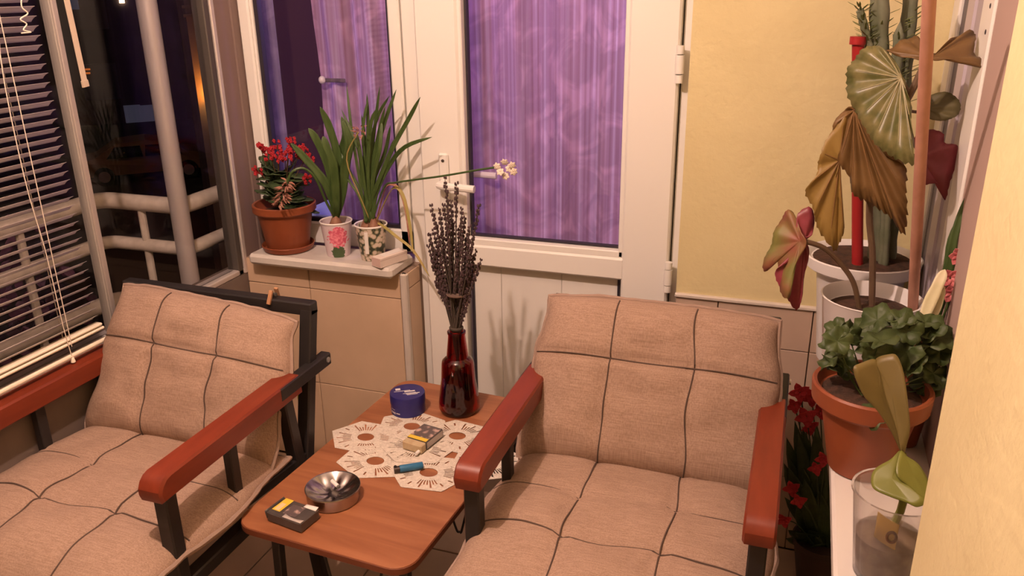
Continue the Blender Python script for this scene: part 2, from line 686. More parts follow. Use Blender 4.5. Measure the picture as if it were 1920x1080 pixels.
GX0 = atY(869, 0, YD).x
GX1 = atY(1178, 0, YD).x
GZ0 = atY(1000, 452, YD).z
LX0 = atY(797, 300, YD).x           # leaf left edge
LX1 = atY(1268, 270, YD).x          # leaf right edge
ZT = 2.45
glass = glass_mat('pane_glass', (0.97, 0.96, 1.0))
door = thing('door_1', (LX0, YD, 0), 'white plastic balcony door with a tall glass pane and a lever handle', 'door', kind='structure')
dl = door.location
# fixed frame (left post and right post), leaf, beads
MB().box((LX0 - 0.055, YD - 0.005, 0), (LX0 - 0.004, YD + 0.06, ZT + 0.05), c=0.005).box((LX1 + 0.004, YD - 0.005, 0), (XDE + 0.06, YD + 0.06, ZT + 0.05), c=0.005).box(
    (LX0 - 0.055, YD - 0.005, ZT + 0.004), (XDE + 0.06, YD + 0.06, ZT + 0.06), c=0.005).build('door_frame', white_pvc, door, dl)
MB().box((LX0 - 0.006, YD + 0.01, 0), (LX0 + 0.004, YD + 0.05, ZT)).box((LX1 - 0.004, YD + 0.01, 0), (LX1 + 0.007, YD + 0.05, ZT)).build('frame_gap', white_gap, door, dl)
yl = YD - 0.032
lb = MB()
lb.box((LX0, yl, 0.03), (GX0 - 0.012, YD + 0.05, ZT), c=0.006)
lb.box((GX1 + 0.012, yl, 0.03), (LX1, YD + 0.05, ZT), c=0.006)
lb.box((GX0 - 0.02, yl, ZT - 0.1), (GX1 + 0.02, YD + 0.05, ZT), c=0.006)
zr1 = GZ0 - 0.022
zr0 = atY(1030, 506, YD).z
lb.box((GX0 - 0.02, yl, zr0), (GX1 + 0.02, YD + 0.05, zr1 + 0.002), c=0.006)
lb.box((GX0 - 0.02, yl, 0.03), (GX1 + 0.02, YD + 0.05, 0.12), c=0.006)
leaf = lb.build('door_leaf', white_pvc, door, dl)
# glazing bead, sloped, around the pane
bd = MB()
for (x0, x1, z0, z1) in ((GX0 - 0.014, GX0, GZ0 - 0.02, ZT - 0.1), (GX1, GX1 + 0.014, GZ0 - 0.02, ZT - 0.1), (GX0 - 0.014, GX1 + 0.014, GZ0 - 0.022, GZ0)):
    bd.box((x0, yl + 0.006, z0), (x1, YD + 0.03, z1), c=0.003)
bd.build('glazing_bead', white_pvc, door, dl)
gs = MB()
for (x0, x1, z0, z1) in ((GX0, GX0 + 0.007, GZ0, ZT - 0.1), (GX1 - 0.005, GX1, GZ0, ZT - 0.1), (GX0, GX1, GZ0, GZ0 + 0.006)):
    gs.box((x0, YD + 0.0, z0), (x1, YD + 0.02, z1))
gs.build('gasket', gasket, door, dl)
MB().box((GX0, YD + 0.012, GZ0), (GX1, YD + 0.016, ZT - 0.1)).build('glass_pane', glass, door, dl, smooth=False)
# lower panel of vertical boards
zb = 0.12
nb = 5
bw = (GX1 - GX0) / nb
MB().box((GX0 - 0.005, YD + 0.024, zb), (GX1 + 0.005, YD + 0.03, zr0)).build('panel_back', tile_white, door, dl, smooth=False)
b0 = None
bxs = [GX0, atY(939, 540, YD).x, atY(1052, 540, YD).x, GX1]
for xa, xb in zip(bxs[:-1], bxs[1:]):
    MB().box((xa + 0.0005, YD + 0.006, zb), (xb - 0.0005, YD + 0.024, zr0 - 0.004), c=0.001).build('panel_board', white_pvc, door, dl, smooth=False)
gg = MB()
gg.box((GX0, YD + 0.001, zr0 - 0.006), (GX1, YD + 0.012, zr0 + 0.001)).box((GX1 - 0.004, YD + 0.001, zb), (GX1 + 0.001, YD + 0.012, zr0)).box((GX0 - 0.002, YD - 0.002, zb), (GX0 + 0.006, YD + 0.012, zr0))
gg.build('panel_seal', gasket, door, dl, smooth=False)
# handle
hp = atY(834, 320, yl)
pl = MB().box((hp.x - 0.016, yl - 0.012, hp.z - 0.12), (hp.x + 0.016, yl, hp.z + 0.055), c=0.005).build('handle_plate', white_pvc, door, dl)
hz = atY(850, 350, yl - 0.05).z
hd = MB()
hd.tube([(hp.x, yl - 0.004, hz), (hp.x, yl - 0.05, hz)], 0.011, 12)
hd.tube(smooth_path([(hp.x - 0.002, yl - 0.046, hz), (hp.x + 0.02, yl - 0.055, hz), (hp.x + 0.07, yl - 0.056, hz - 0.001), (hp.x + 0.118, yl - 0.055, hz - 0.003)]), 0.0115, 10)
hd.build('handle', white_pvc, pl, dl)
MB().tube([(hp.x, yl - 0.014, hp.z + 0.033), (hp.x, yl - 0.0115, hp.z + 0.033)], 0.005, 10).build('screw', mat('screw', (0.12, 0.1, 0.09), 0.4, metal=0.8), pl, dl)
MB().tube([(hp.x, YD + 0.05, hz), (hp.x, YD + 0.095, hz), (hp.x + 0.004, YD + 0.10, hz)], 0.010, 10).tube([(hp.x, YD + 0.098, hz), (hp.x + 0.12, YD + 0.10, hz - 0.002)], 0.0105, 10).build('inner_handle', white_pvc, door, dl)
# hinges
for (ya, yb) in ((85, 155), (490, 545)):
    q0 = atY(1279 - ya * 0.055, ya, yl)
    q1 = atY(1279 - yb * 0.055, yb, yl)
    hb = MB()
    zz = q0.z - q1.z
    for f0, f1, rr in ((0.0, 0.22, 0.011), (0.25, 0.75, 0.0125), (0.78, 1.0, 0.011)):
        hb.tube([(q0.x + 0.004, yl - 0.008, q1.z + zz * f0), (q0.x + 0.004, yl - 0.008, q1.z + zz * f1)], rr, 12)
    hb.build('hinge', white_pvc, door, dl)

# left window
WX0 = atY(472, 0, YD).x - 0.035
WX1 = LX0 - 0.058
WZ0 = zs1 - 0.004
win = thing('window_1', (WX0, YD, WZ0), 'white plastic window over the marble sill showing a dark room behind net curtains', 'window', kind='structure')
wl = win.location
PX0 = atY(476, 0, YD).x
PX1 = atY(724, 0, YD).x
PZ0 = atY(650, 418, YD).z
wf = MB()
wf.box((WX0 - 0.01, YD - 0.02, WZ0), (PX0 - 0.012, YD + 0.05, ZT + 0.05), c=0.005)
wf.box((PX1 + 0.004, YD - 0.01, WZ0), (WX1, YD + 0.05, ZT + 0.05), c=0.005)
wf.box((WX0, YD - 0.01, ZT - 0.02), (WX1, YD + 0.05, ZT + 0.05), c=0.005)
wf.box((WX0, YD - 0.01, WZ0), (WX1, YD + 0.05, PZ0 - 0.004), c=0.005)
wf.build('window_frame', white_pvc, win, wl)
MB().box((PX0 - 0.013, YD - 0.012, PZ0), (PX0 - 0.004, YD + 0.03, ZT), c=0.003).build('glazing_bead', white_pvc, win, wl)
wg = MB().box((PX0 - 0.004, YD - 0.002, PZ0), (PX0 + 0.010, YD + 0.02, ZT - 0.02)).box((PX1 - 0.006, YD + 0.004, PZ0), (PX1 + 0.005, YD + 0.02, ZT - 0.02)).box((PX0, YD + 0.002, PZ0 - 0.005), (PX1, YD + 0.02, PZ0 + 0.008))
wg.build('gasket', gasket, win, wl, smooth=False)
MB().box((PX0, YD + 0.012, PZ0), (PX1, YD + 0.016, ZT - 0.02)).build('glass_pane', glass, win, wl, smooth=False)

# wall above the unit
o = MB().box((XG - 0.1, YD - 0.02, ZT + 0.05), (XDE + 0.05, YD + 0.2, ZC)).build('trim_1', white_pvc)
tag(o, 'white lintel above the door and window frames', 'trim', kind='structure')
# corner column between glazing and window
o = MB().box((XG - 0.06, YD - 0.05, 0), (WX0 - 0.012, YD + 0.04, ZC), c=0.004).build('wall_column', mat('column_paint', (0.20, 0.14, 0.12), 0.8, bump=0.1, bscale=60))
tag(o, 'narrow grey wall strip between the balcony glazing and the window frame', 'wall', kind='structure')

# ------------------------------------------------------------------ room behind
dark_paint = mat('room_paint_dark', (0.11, 0.085, 0.10), 0.9, col2=(0.085, 0.065, 0.08), nscale=3)
RX0, RX1, RY1 = -1.80, 0.5, 4.6
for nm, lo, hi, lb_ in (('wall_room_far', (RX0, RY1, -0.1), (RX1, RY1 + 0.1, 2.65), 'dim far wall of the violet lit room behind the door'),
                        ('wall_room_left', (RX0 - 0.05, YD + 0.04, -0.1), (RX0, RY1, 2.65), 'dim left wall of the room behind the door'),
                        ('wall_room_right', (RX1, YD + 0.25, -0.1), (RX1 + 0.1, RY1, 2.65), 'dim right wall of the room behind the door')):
    tag(MB().box(lo, hi).build(nm, mat('room_reflection_brown', (0.075, 0.030, 0.016), 0.9) if 'left' in nm else dark_paint), lb_, 'wall', kind='structure')  # left wall's brown stands in for the warm reflection in the window
tag(MB().box((RX0, YD + 0.2, -0.12), (RX1, RY1, -0.02)).build('floor_room', dark_paint), 'dark floor of the room behind the door', 'floor', kind='structure')
tag(MB().box((RX0, YD + 0.2, 2.6), (RX1, RY1, 2.7)).build('ceiling_room', dark_paint), 'ceiling of the room behind the door', 'ceiling', kind='structure')

net = curtain_mat('net_curtain', (0.60, 0.36, 0.38), (0.74, 0.50, 0.54), (0.95, 0.78, 0.80), 95)
net2 = curtain_mat('net_curtain_plain', (0.30, 0.24, 0.30), (0.36, 0.30, 0.36), (0.44, 0.38, 0.44), 40)


def curtain(name, x0, x1, y, z0, z1, amp, waves, m, label, pinch=None, seed=0):
    def fn(u, v):
        x = x0 + (x1 - x0) * u
        z = z0 + (z1 - z0) * v
        if pinch:
            zp, xs = pinch
            k = math.exp(-((z - zp) / 0.16) ** 2)
            x = x + (xs - x) * 0.0 + k * xs * (1 - u)
        yy = y + amp * math.sin(u * waves * 2 * PI + seed) + 0.4 * amp * math.sin(u * waves * 4.7 * PI + 1.3 + seed + z * 1.2)
        return (x, yy, z)
    mb = MB().grid(fn, int(60 * max(1, waves / 4)), 24)
    org = ((x0 + x1) / 2, y, z0)
    o = mb.build(name, m, None, org)
    return tag(o, label, 'curtain')


curtain('net_curtain', GX0 - 0.16, GX1 + 0.14, YD + 0.13, 0.02, 2.48, 0.018, 5, net, 'striped lilac net curtain hanging behind the door glass')
cB0 = atY(604, 150, YD + 0.12).x
curtain('net_curtain', cB0 - 0.02, PX1 + 0.03, YD + 0.12, 0.3, 2.48, 0.012, 3, net, 'lilac net curtain drawn to the right half of the window, gathered by a tie', pinch=(atY(604, 150, YD + 0.12).z, 0.012), seed=1)
cA0 = atY(484, 0, YD + 0.10).x
cA1 = atY(509, 0, YD + 0.10).x
curtain('net_curtain', cA0 - 0.06, cA1, YD + 0.10, 0.3, 2.48, 0.006, 1, net2, 'narrow plain lilac curtain strip at the left edge of the window', seed=2)
kp = atY(604, 150, YD + 0.09)
tb = thing('curtain_tie', kp, 'white curtain tie with a round knob behind the window glass', 'curtain tie')
MB().blob(kp, 0.012, 0.012, 0.013, 12, 8).build('knob', white_plastic, tb, kp)
MB().box((kp.x, kp.y + 0.0, kp.z - 0.007), (kp.x + 0.085, kp.y + 0.006, kp.z + 0.006), c=0.002).build('band', net2, tb, kp)
# pale blue bench by the window, inside
bpos = atZ(620, 420, 0.30)
bxa = max(atZ(620, 338, 0.80).x, RX0 + 0.03)
bn = thing('bedside_bench', (bxa + 0.4, 2.95, 0), 'pale blue covered bench or bed seen low through the window', 'bench')
blu = mat('blue_cover', (0.42, 0.55, 0.85), 0.8, bump=0.2, bscale=20)
MB().box((bxa, 2.55, 0.62), (bxa + 0.85, 4.0, 0.80), c=0.02).build('cushion', blu, bn, bn.location)
MB().box((bxa + 0.02, 2.56, -0.02), (bxa + 0.83, 3.98, 0.618), c=0.01).build('base', dark_paint, bn, bn.location)

# ------------------------------------------------------------------ balcony glazing (left)
gz = thing('window_2', (XG, 1.6, 0.69), 'frameless balcony glazing with slim aluminium uprights along the left side', 'window', kind='structure')
go = gz.location
MB().box((XG - 0.05, YB, 0.69), (XG + 0.0, YD - 0.05, 0.71), c=0.004).build('bottom_track', alu, gz, go)
MB().box((XG - 0.05, YB, ZC - 0.05), (XG + 0.01, YD - 0.05, ZC), c=0.004).build('top_track', alu, gz, go)
bal_glass = glass_mat('balcony_glass', (0.95, 0.95, 0.96), refl=0.45)
Y1 = atX(160, 275, XG).y
Y2 = atX(395, 100, XG).y
for (a, b) in ((YB, 0.0), (0.004, 0.78), (0.79, Y1 - 0.012), (Y1 + 0.012, Y2 - 0.012)):
    MB().box((XG - 0.026, a, 0.71), (XG - 0.018, b, ZC - 0.05)).build('glass_pane', bal_glass, gz, go, smooth=False)
MB().box((XG - 0.030, Y1 - 0.009, 0.71), (XG - 0.010, Y1 + 0.009, ZC - 0.05), c=0.003).build('upright', mat('upright_alu', (0.40, 0.35, 0.32), 0.45, metal=0.3), gz, go)
MB().box((XG - 0.036, Y1 - 0.020, 0.71), (XG - 0.006, Y1 - 0.0135, ZC - 0.05), c=0.002).build('upright_seal', mat('clear_seal', (0.30, 0.27, 0.24), 0.3), gz, go)
MB().box((XG - 0.045, Y2 - 0.006, 0.69), (XG + 0.0, Y2 + 0.020, ZC), c=0.003).build('dark_upright', alu_dark, gz, go)
MB().box((XG - 0.04, Y2 + 0.022, 0.69), (XG + 0.004, Y2 + 0.040, ZC), c=0.003).build('wall_profile', alu, gz, go)
MB().box((XG - 0.04, Y2 + 0.041, 0.69), (XG + 0.002, YD - 0.051, ZC), c=0.002).build('end_panel', mat('end_panel_brown', (0.20, 0.135, 0.115), 0.7), gz, go)

# white strap hanging on the upright
sa = atX(112, -60, XG + 0.02)
sb_ = atX(160, 160, XG + 0.035)
st = thing('hanging_strap', sa, 'long cream strap dangling beside the aluminium upright', 'strap')
MB().bar(sa, sb_, 0.016, 0.003, up=(1, 0, 0)).build('strap', mat('strap_cloth', (0.50, 0.40, 0.30), 0.8), st, sa)
MB().bar(sb_ + Vector((0, -0.0005, 0.012)), sb_ + Vector((0, 0.001, -0.004)), 0.020, 0.005, up=(1, 0, 0)).build('strap_end', MATS['strap_cloth'], st, sa)

# ------------------------------------------------------------------ venetian blind
XB = XG + 0.012
BY0, BY1 = 0.62, atX(165, 470, XG + 0.012).y - 0.02
bz0 = atX(100, 662, XB).z
bl = thing('venetian_blind', (XB, BY1, bz0), 'silver grey venetian blind with tilted slats over the left glazing', 'blind')
bo = bl.location
tl = R(33)
sm = MB()


def slat_fn(u, v):
    x = (u - 0.5) * 0.025
    crown = 0.0018 * (1 - (2 * u - 1) ** 2)
    return (x * math.cos(tl) - crown * math.sin(tl), -(BY1 - BY0) * v, x * math.sin(tl) + crown * math.cos(tl))


sm.grid(slat_fn, 4, 1)
s0 = sm.build('slat', slat_mat, bl, None, solid=0.0006)
s0.location = (0, 0, 0.040)
pitch = 0.0215
ns = int((2.44 - bz0 - 0.04) / pitch)
for k in range(1, ns):
    c = copy_child(s0, bl, (0, 0, 0.040 + k * pitch))
    c.rotation_euler = (0, 0, 0)
MB().box((XB - 0.013, BY0, bz0 + 0.004), (XB + 0.013, BY1 + 0.014, bz0 + 0.012), c=0.003).box((XB - 0.012, BY0, bz0 + 0.015), (XB + 0.012, BY1 + 0.010, bz0 + 0.023), c=0.003).build('bottom_rail', blind_cream, bl, bo)
MB().tube([(XB + 0.012, BY0, atX(100, 685, XB + 0.012).z), (XB + 0.012, BY1 + 0.032, atX(100, 685, XB + 0.012).z)], 0.006, 10).build('bottom_rod', blind_cream, bl, bo)
MB().box((XB - 0.02, BY0, 2.45), (XB + 0.02, BY1, 2.49), c=0.004).build('head_rail', slat_mat, bl, bo)
yc = atX(95, 500, XB).y
for dx in (-0.0125, 0.0125):
    MB().tube([(XB + dx, yc, bz0), (XB + dx, yc, 2.455)], 0.0012, 5).build('ladder_string', cord_mat, bl, bo)
cp = [atX(px_, py_, XB + 0.016) for px_, py_ in ((2, -60), (0, 100), (45, 330), (85, 470), (118, 610), (137, 676))]
MB().tube(smooth_path(cp, 4), 0.0013, 5).build('pull_cord', cord_mat, bl, bo)
q = cp[-1]
MB().lathe([(0.001, 0.012), (0.004, 0.008), (0.006, -0.004), (0.002, -0.006)], 10, q).build('cord_tassel', blind_cream, bl, bo)
ck = smooth_path([atX(a, b, XB + 0.02) for a, b in ((44, -30), (40, 10), (52, 25), (38, 36), (50, 45), (44, 56), (58, 60), (40, 62))], 5)
MB().tube(ck, 0.0016, 5).build('knotted_cord', blind_cream, bl, bo)

# ------------------------------------------------------------------ railing outside
XA, XBr, YJ = -2.24, -1.90, 2.13
rl = thing('balcony_railing', (XBr, YJ, -0.3), 'cream painted tubular balcony railing with a stepped corner outside the glass', 'railing')
ro = rl.location


def rail(z, r_, name='rail'):
    rb = 0.05
    pts = [(XA, -1.5, z), (XA, YJ - rb, z)] + [(XA + rb - rb * math.cos(t), YJ - rb + rb * math.sin(t), z) for t in (0.4, 0.8, 1.2)] + [(XA + rb, YJ, z), (XBr - rb, YJ, z)]
    pts += [(XBr - rb + rb * math.sin(t), YJ + rb - rb * math.cos(t), z) for t in (0.4, 0.8, 1.2)] + [(XBr, YJ + rb, z), (XBr, 2.45, z)]
    return MB().tube(pts, r_, 16).build(name, rail_paint, rl, ro)


rail(CAM_H - 0.680, 0.0275)
rail(CAM_H - 0.828, 0.0225)
rail(CAM_H - 1.04, 0.0275)
for (x, y) in ((XA, 1.80), (XA, 1.05), (XA, 0.3), (XA + 0.17, YJ), (XBr, 2.43)):
    MB().tube([(x, y, -0.3), (x, y, CAM_H - 0.69)], 0.013, 10).build('baluster', rail_paint, rl, ro)
MB().box((XA - 0.06, -1.6, -0.42), (XG - 0.101, 2.5, -0.3)).build('slab_edge', rail_paint, rl, ro, smooth=False)

pp = thing('round_pole', (-1.862, 2.075, -0.3), 'thick round grey pole standing at the corner of the railing', 'pole')
MB().tube([(-1.862, 2.075, -0.3), (-1.862, 2.075, 2.7)], 0.0295, 20).build('pole', alu, pp, pp.location)
MB().lathe([(0.05, 0), (0.05, 0.012), (0.03, 0.02)], 20, (-1.862, 2.075, -0.3)).build('base_flange', alu, pp, pp.location)

# ------------------------------------------------------------------ armchairs
def cushion_fn(kind, drop=0.0, slump=0.0, wide=0.262):
    """returns front(u,v,side): u,v in -1..1, side +1 visible face"""
    rnd = 11.0 if kind == 'seat' else 37.0
    us = (-0.335, 0.335)
    vs = (-0.28, 0.25) if kind == 'seat' else (0.27,)

    def groove(u, v):
        g = 1.0
        for a in us:
            g -= 0.15 * math.exp(-((u - a) / 0.035) ** 2)
        for a in vs:
            g -= 0.15 * math.exp(-((v - a) / 0.035) ** 2)
        return max(g, 0.3)

    def fn(u, v, side, lift=0.0):
        e = max(0.0, (1 - abs(u) ** 5)) ** 0.55 * max(0.0, (1 - abs(v) ** 5)) ** 0.55
        g = groove(u, v)
        if kind == 'seat':
            hx = 0.272 + 0.008 * math.sin(v * 5 + 1)
            x = u * hx * (1 - 0.02 * v * v)
            yv = -0.125 + (v + 1) / 2 * 0.50 + 0.006 * math.sin(u * 7)
            zc = 0.437 - 0.05 * max(0, -v - 0.55) ** 1.5 - 0.012 * (1 - abs(u)) * (0.5 + v * 0.5)
            p = Vector((x, yv, zc))
            n = Vector((0, 0, 1))
            t = 0.052
        else:
            x = u * (wide - 0.008 * v + 0.006 * math.sin(v * 6))
            t01 = (v + 1) / 2
            p = Vector((x, 0.325 + 0.185 * t01, 0.445 + (0.345 - drop - slump * u) * t01 - 0.012 * abs(u) ** 3 * (v > 0) * v))
            n = Vector((0, -0.885, 0.467))
            p.y += 0.02 * math.cos(u * PI / 2) * (1 - t01) - 0.012 * t01 * t01
            t = 0.060
        wr = noise.noise(Vector((u * 2.2 + rnd, v * 2.2, 0.3))) * 0.011 + noise.noise(Vector((u * 5 + rnd, v * 5, 1.3))) * 0.0045
        d = t * e * (g if side > 0 else 1.0) + wr * e
        return p + n * (d * side + lift)
    return fn, us, vs


def make_cushion(kind, parent, *args):
    fn, us, vs = cushion_fn(kind, *args)
    N = 46
    mb = MB()
    # denser sampling near the rim
    wpf = lambda a: math.sin((a * 2 - 1) * PI / 2)
    mb.grid(lambda u, v: fn(wpf(u), wpf(v), 1), N, N)
    mb.grid(lambda u, v: fn(wpf(u), wpf(v), -1), N, N)
    c = mb.build('seat_cushion' if kind == 'seat' else 'back_cushion', fabric, parent, None)
    bm = bmesh.new()
    bm.from_mesh(c.data)
    bmesh.ops.remove_doubles(bm, verts=bm.verts, dist=0.0006)
    bmesh.ops.recalc_face_normals(bm, faces=bm.faces)
    for e in bm.edges:
        e.smooth = True
    bm.to_mesh(c.data)
    bm.free()
    # stitched seams
    for a in us:
        MB().tube([fn(a + 0.012 * math.sin(k * 0.25), -0.97 + k * 0.0404, 1, 0.0013) for k in range(49)], 0.0017, 5).build('seam', seam_mat, c)
    for a in vs:
        MB().tube([fn(-0.97 + k * 0.0404, a + 0.012 * math.sin(k * 0.2), 1, 0.0013) for k in range(49)], 0.0017, 5).build('seam', seam_mat, c)
    rim = []
    for k in range(40): rim.append(fn(-1 + k / 20, -1, 1))
    for k in range(40): rim.append(fn(1, -1 + k / 20, 1))
    for k in range(40): rim.append(fn(1 - k / 20, 1, 1))
    for k in range(41): rim.append(fn(-1, 1 - k / 20, 1))
    rim = [p + Vector((noise.noise(p * 30) * 0.004, noise.noise(p * 31 + Vector((5, 0, 0))) * 0.003, noise.noise(p * 29) * 0.004)) for p in rim]
    MB().tube(rim, 0.0055, 6).build('piping', piping_mat, c)
    return c


def make_chair(loc, label, px, *args):
    t = thing('armchair', loc, label, 'chair', 'cushioned metal armchairs with wooden arms')
    T = 0.03
    XO = 0.249
    t.scale = (S, S, S)
    for sx in (-1, 1):
        a = MB()
        # arm with rounded front
        prof = [(0.0, 0.0), (-0.004, 0.012), (-0.004, 0.024), (0.002, 0.036), (0.012, 0.044), (0.024, 0.047), (0.432, 0.047), (0.438, 0.043), (0.440, 0.0)]
        x0, x1 = sx * XO - 0.026, sx * XO + 0.026
        n = len(prof)
        ch = 0.004
        rings = []
        for (xx_, ins) in ((x0, ch), (x0 + ch, 0), (x1 - ch, 0), (x1, ch)):
            cy, cz = 0.2, 0.0235
            rings.append([Vector((xx_, y + (ins if y < cy else -ins), 0.573 + z + (ins if z < cz else -ins))) for (y, z) in prof])
        vs = [p for r_ in rings for p in r_]
        fs = []
        for i in range(3):
            for j in range(n):
                fs.append((i * n + j, i * n + (j + 1) % n, (i + 1) * n + (j + 1) % n, (i + 1) * n + j))
        fs.append(tuple(range(n)))
        fs.append(tuple(range(3 * n, 4 * n)))
        a.add(vs, fs)
        a.build('armrest', arm_wood, t, None, auto=25)
        xs = sx * XO
        MB().bar((xs, 0.03, 0.0), (xs, 0.03, 0.572), T, T, up=(0, 1, 0)).build('leg', black_metal, t)
        MB().bar((xs, 0.40, 0.572), (xs, 0.475, 0.0), T, T, up=(0, 1, 0)).build('leg', black_metal, t)
        bb = MB().bar((xs + sx * 0.014, 0.36, 0.603), (xs + sx * 0.014, 0.562, 0.603), 0.026, 0.030).build('arm_bracket', black_metal, t)
        MB().tube([(xs + sx * 0.028, 0.545, 0.606), (xs + sx * 0.031, 0.545, 0.606)], 0.0065, 10).build('bolt', mat('bolt_steel', (0.6, 0.58, 0.55), 0.3, metal=0.9), bb)
        MB().bar((xs, 0.212, 0.434), (xs, 0.212, 0.572), 0.02, 0.024, up=(0, 1, 0)).build('arm_support', black_metal, t)
        MB().bar((xs, 0.20, 0.424), (xs, 0.46, 0.400), 0.024, 0.022).build('side_rail', black_metal, t)
        MB().bar((xs, 0.045, 0.365), (xs, 0.455, 0.365), T, T).build('seat_rail', black_metal, t)
        MB().bar((sx * px, 0.450, 0.36), (sx * px, 0.532, 0.735), T, T, up=(0, 1, 0)).build('back_post', black_metal, t)
    MB().bar((-px - 0.015, 0.532, 0.737), (px + 0.015, 0.532, 0.737), T, T).build('back_top_rail', black_metal, t)
    MB().bar((-XO, 0.497, 0.575), (XO, 0.497, 0.575), 0.02, 0.02).build('back_cross_rail', black_metal, t)
    MB().bar((-XO, 0.045, 0.365), (XO, 0.045, 0.365), T, T).build('front_rail', black_metal, t)
    MB().bar((-XO, 0.452, 0.365), (XO, 0.452, 0.365), T, T).build('rear_rail', black_metal, t)
    make_cushion('seat', t)
    make_cushion('back', t, *args)
    return t


ch1 = make_chair((-0.247 * S, 1.150 * S, 0), 'beige linen armchair standing between the side table and the plant sill', 0.232, 0.018, 0.0, 0.256)
ch2 = make_chair((-1.258 * S, 0.946 * S, 0), 'beige linen armchair standing beside the blind and the low wall', 0.249, 0.045, 0.018, 0.246)

# ------------------------------------------------------------------ side table
TZ = CAM_H - 1.0 * S
TC = Vector((-0.769 * S, 1.437 * S, 0))
tb = thing('side_table', TC, 'long wood laminate side table with rounded corners between the two armchairs', 'table', rz=R(-3.6))


def rrect(hx, hy, r_, n=6):
    out = []
    for cx, cy, a0 in ((hx - r_, hy - r_, 0), (-hx + r_, hy - r_, 90), (-hx + r_, -hy + r_, 180), (hx - r_, -hy + r_, 270)):
        for k in range(n + 1):
            a = R(a0 + 90 * k / n)
            out.append((cx + r_ * math.cos(a), cy + r_ * math.sin(a)))
    return out


def slab(outline, zs):
    """zs: list of (z, inset)"""
    n = len(outline)
    vs = []
    for z, ins in zs:
        for (x, y) in outline:
            L = math.hypot(x, y) or 1
            vs.append((x - x / L * ins, y - y / L * ins, z))
    fs = []
    for i in range(len(zs) - 1):
        for j in range(n):
            fs.append((i * n + j, i * n + (j + 1) % n, (i + 1) * n + (j + 1) % n, (i + 1) * n + j))
    fs.append(tuple(range(n))[::-1])
    fs.append(tuple((len(zs) - 1) * n + j for j in range(n)))
    return vs, fs


ol = rrect(0.198 * S, 0.342 * S, 0.045 * S)
MB().add(*slab(ol, [(TZ - 0.018, 0.001), (TZ - 0.001, 0.0), (TZ, 0.001)])).build('table_top', table_wood, tb, auto=30)
edge_m = mat('table_edge_band', (0.15, 0.04, 0.016), 0.5)
MB().add(*slab(rrect(0.198 * S + 0.0012, 0.342 * S + 0.0012, 0.045 * S), [(TZ - 0.0185, 0.001), (TZ - 0.017, 0), (TZ - 0.003, 0), (TZ - 0.0025, 0.0012)])).build('edge_band', edge_m, tb, auto=30)
for sx in (-1, 1):
    for sy in (-1, 1):
        MB().bar((sx * 0.17, sy * 0.305, TZ - 0.019), (sx * 0.175, sy * 0.32, 0), 0.022, 0.022, up=(0, 1, 0)).build('leg', black_metal, tb)
    MB().bar((sx * 0.17, -0.29, TZ - 0.03), (sx * 0.17, 0.29, TZ - 0.03), 0.02, 0.02).build('apron_bar', black_metal, tb)
for sy in (-1, 1):
    MB().tube(smooth_path([(-0.10, sy * 0.26, TZ - 0.02), (-0.02, sy * 0.275, 0.1), (0.0, sy * 0.28, 0.05), (0.02, sy * 0.275, 0.1), (0.11, sy * 0.26, TZ - 0.02)], 6), 0.0035, 6).build('brace_rod', black_metal, tb)

# ------------------------------------------------------------------ things on the table
# doily of lace medallions
lace = mat('lace_thread', (0.70, 0.63, 0.54), 0.9, col2=(0.58, 0.51, 0.43), nscale=140, bump=0.6, bscale=350)
dc = Vector((-0.757 * S, 1.474 * S, TZ))
dy = thing('lace_doily', dc, 'cream crocheted lace doily spread over the middle of the table', 'doily')
meds = [(-0.894, 1.484), (-0.812, 1.562), (-0.823, 1.398), (-0.69, 1.392), (-0.690, 1.553), (-0.580, 1.470), (-0.757, 1.478)]
for i, (mx, my) in enumerate(meds):
    mx, my = mx * S, my * S
    mb = MB()
    n = 96
    z = TZ + 0.0006 + 0.00035 * i
    ang0 = 0.3 * i

    def ring(r_, k, zz=0.0):
        th = 2 * PI * k / n
        hexr = 1.0 / max(abs(math.cos((th + ang0) % (PI / 3) - PI / 6)), 0.5)
        f = r_ * (1 + (hexr - 1.0) * (1.0 if r_ > 0.9 else 0.0))
        return Vector((mx + 0.078 * S * f * math.cos(th), my + 0.064 * S * f * math.sin(th), z + zz))
    rr_ = [0.26, 0.34, 0.46, 0.72, 0.90, 1.0]
    for a in range(len(rr_) - 1):
        for k in range(n):
            if (a == 2 and k % 2 == 0 and (k + 9 * i) % 24 < 14) or (a == 3 and k % 6 == 0):
                continue
            zz = 0.0008 if a == 1 else 0
            mb.add([ring(rr_[a], k), ring(rr_[a], k + 1), ring(rr_[a + 1], k + 1), ring(rr_[a + 1], k)], [(0, 1, 2, 3)])
    mb.build('medallion', lace, dy, dc, smooth=False, solid=0.0008)

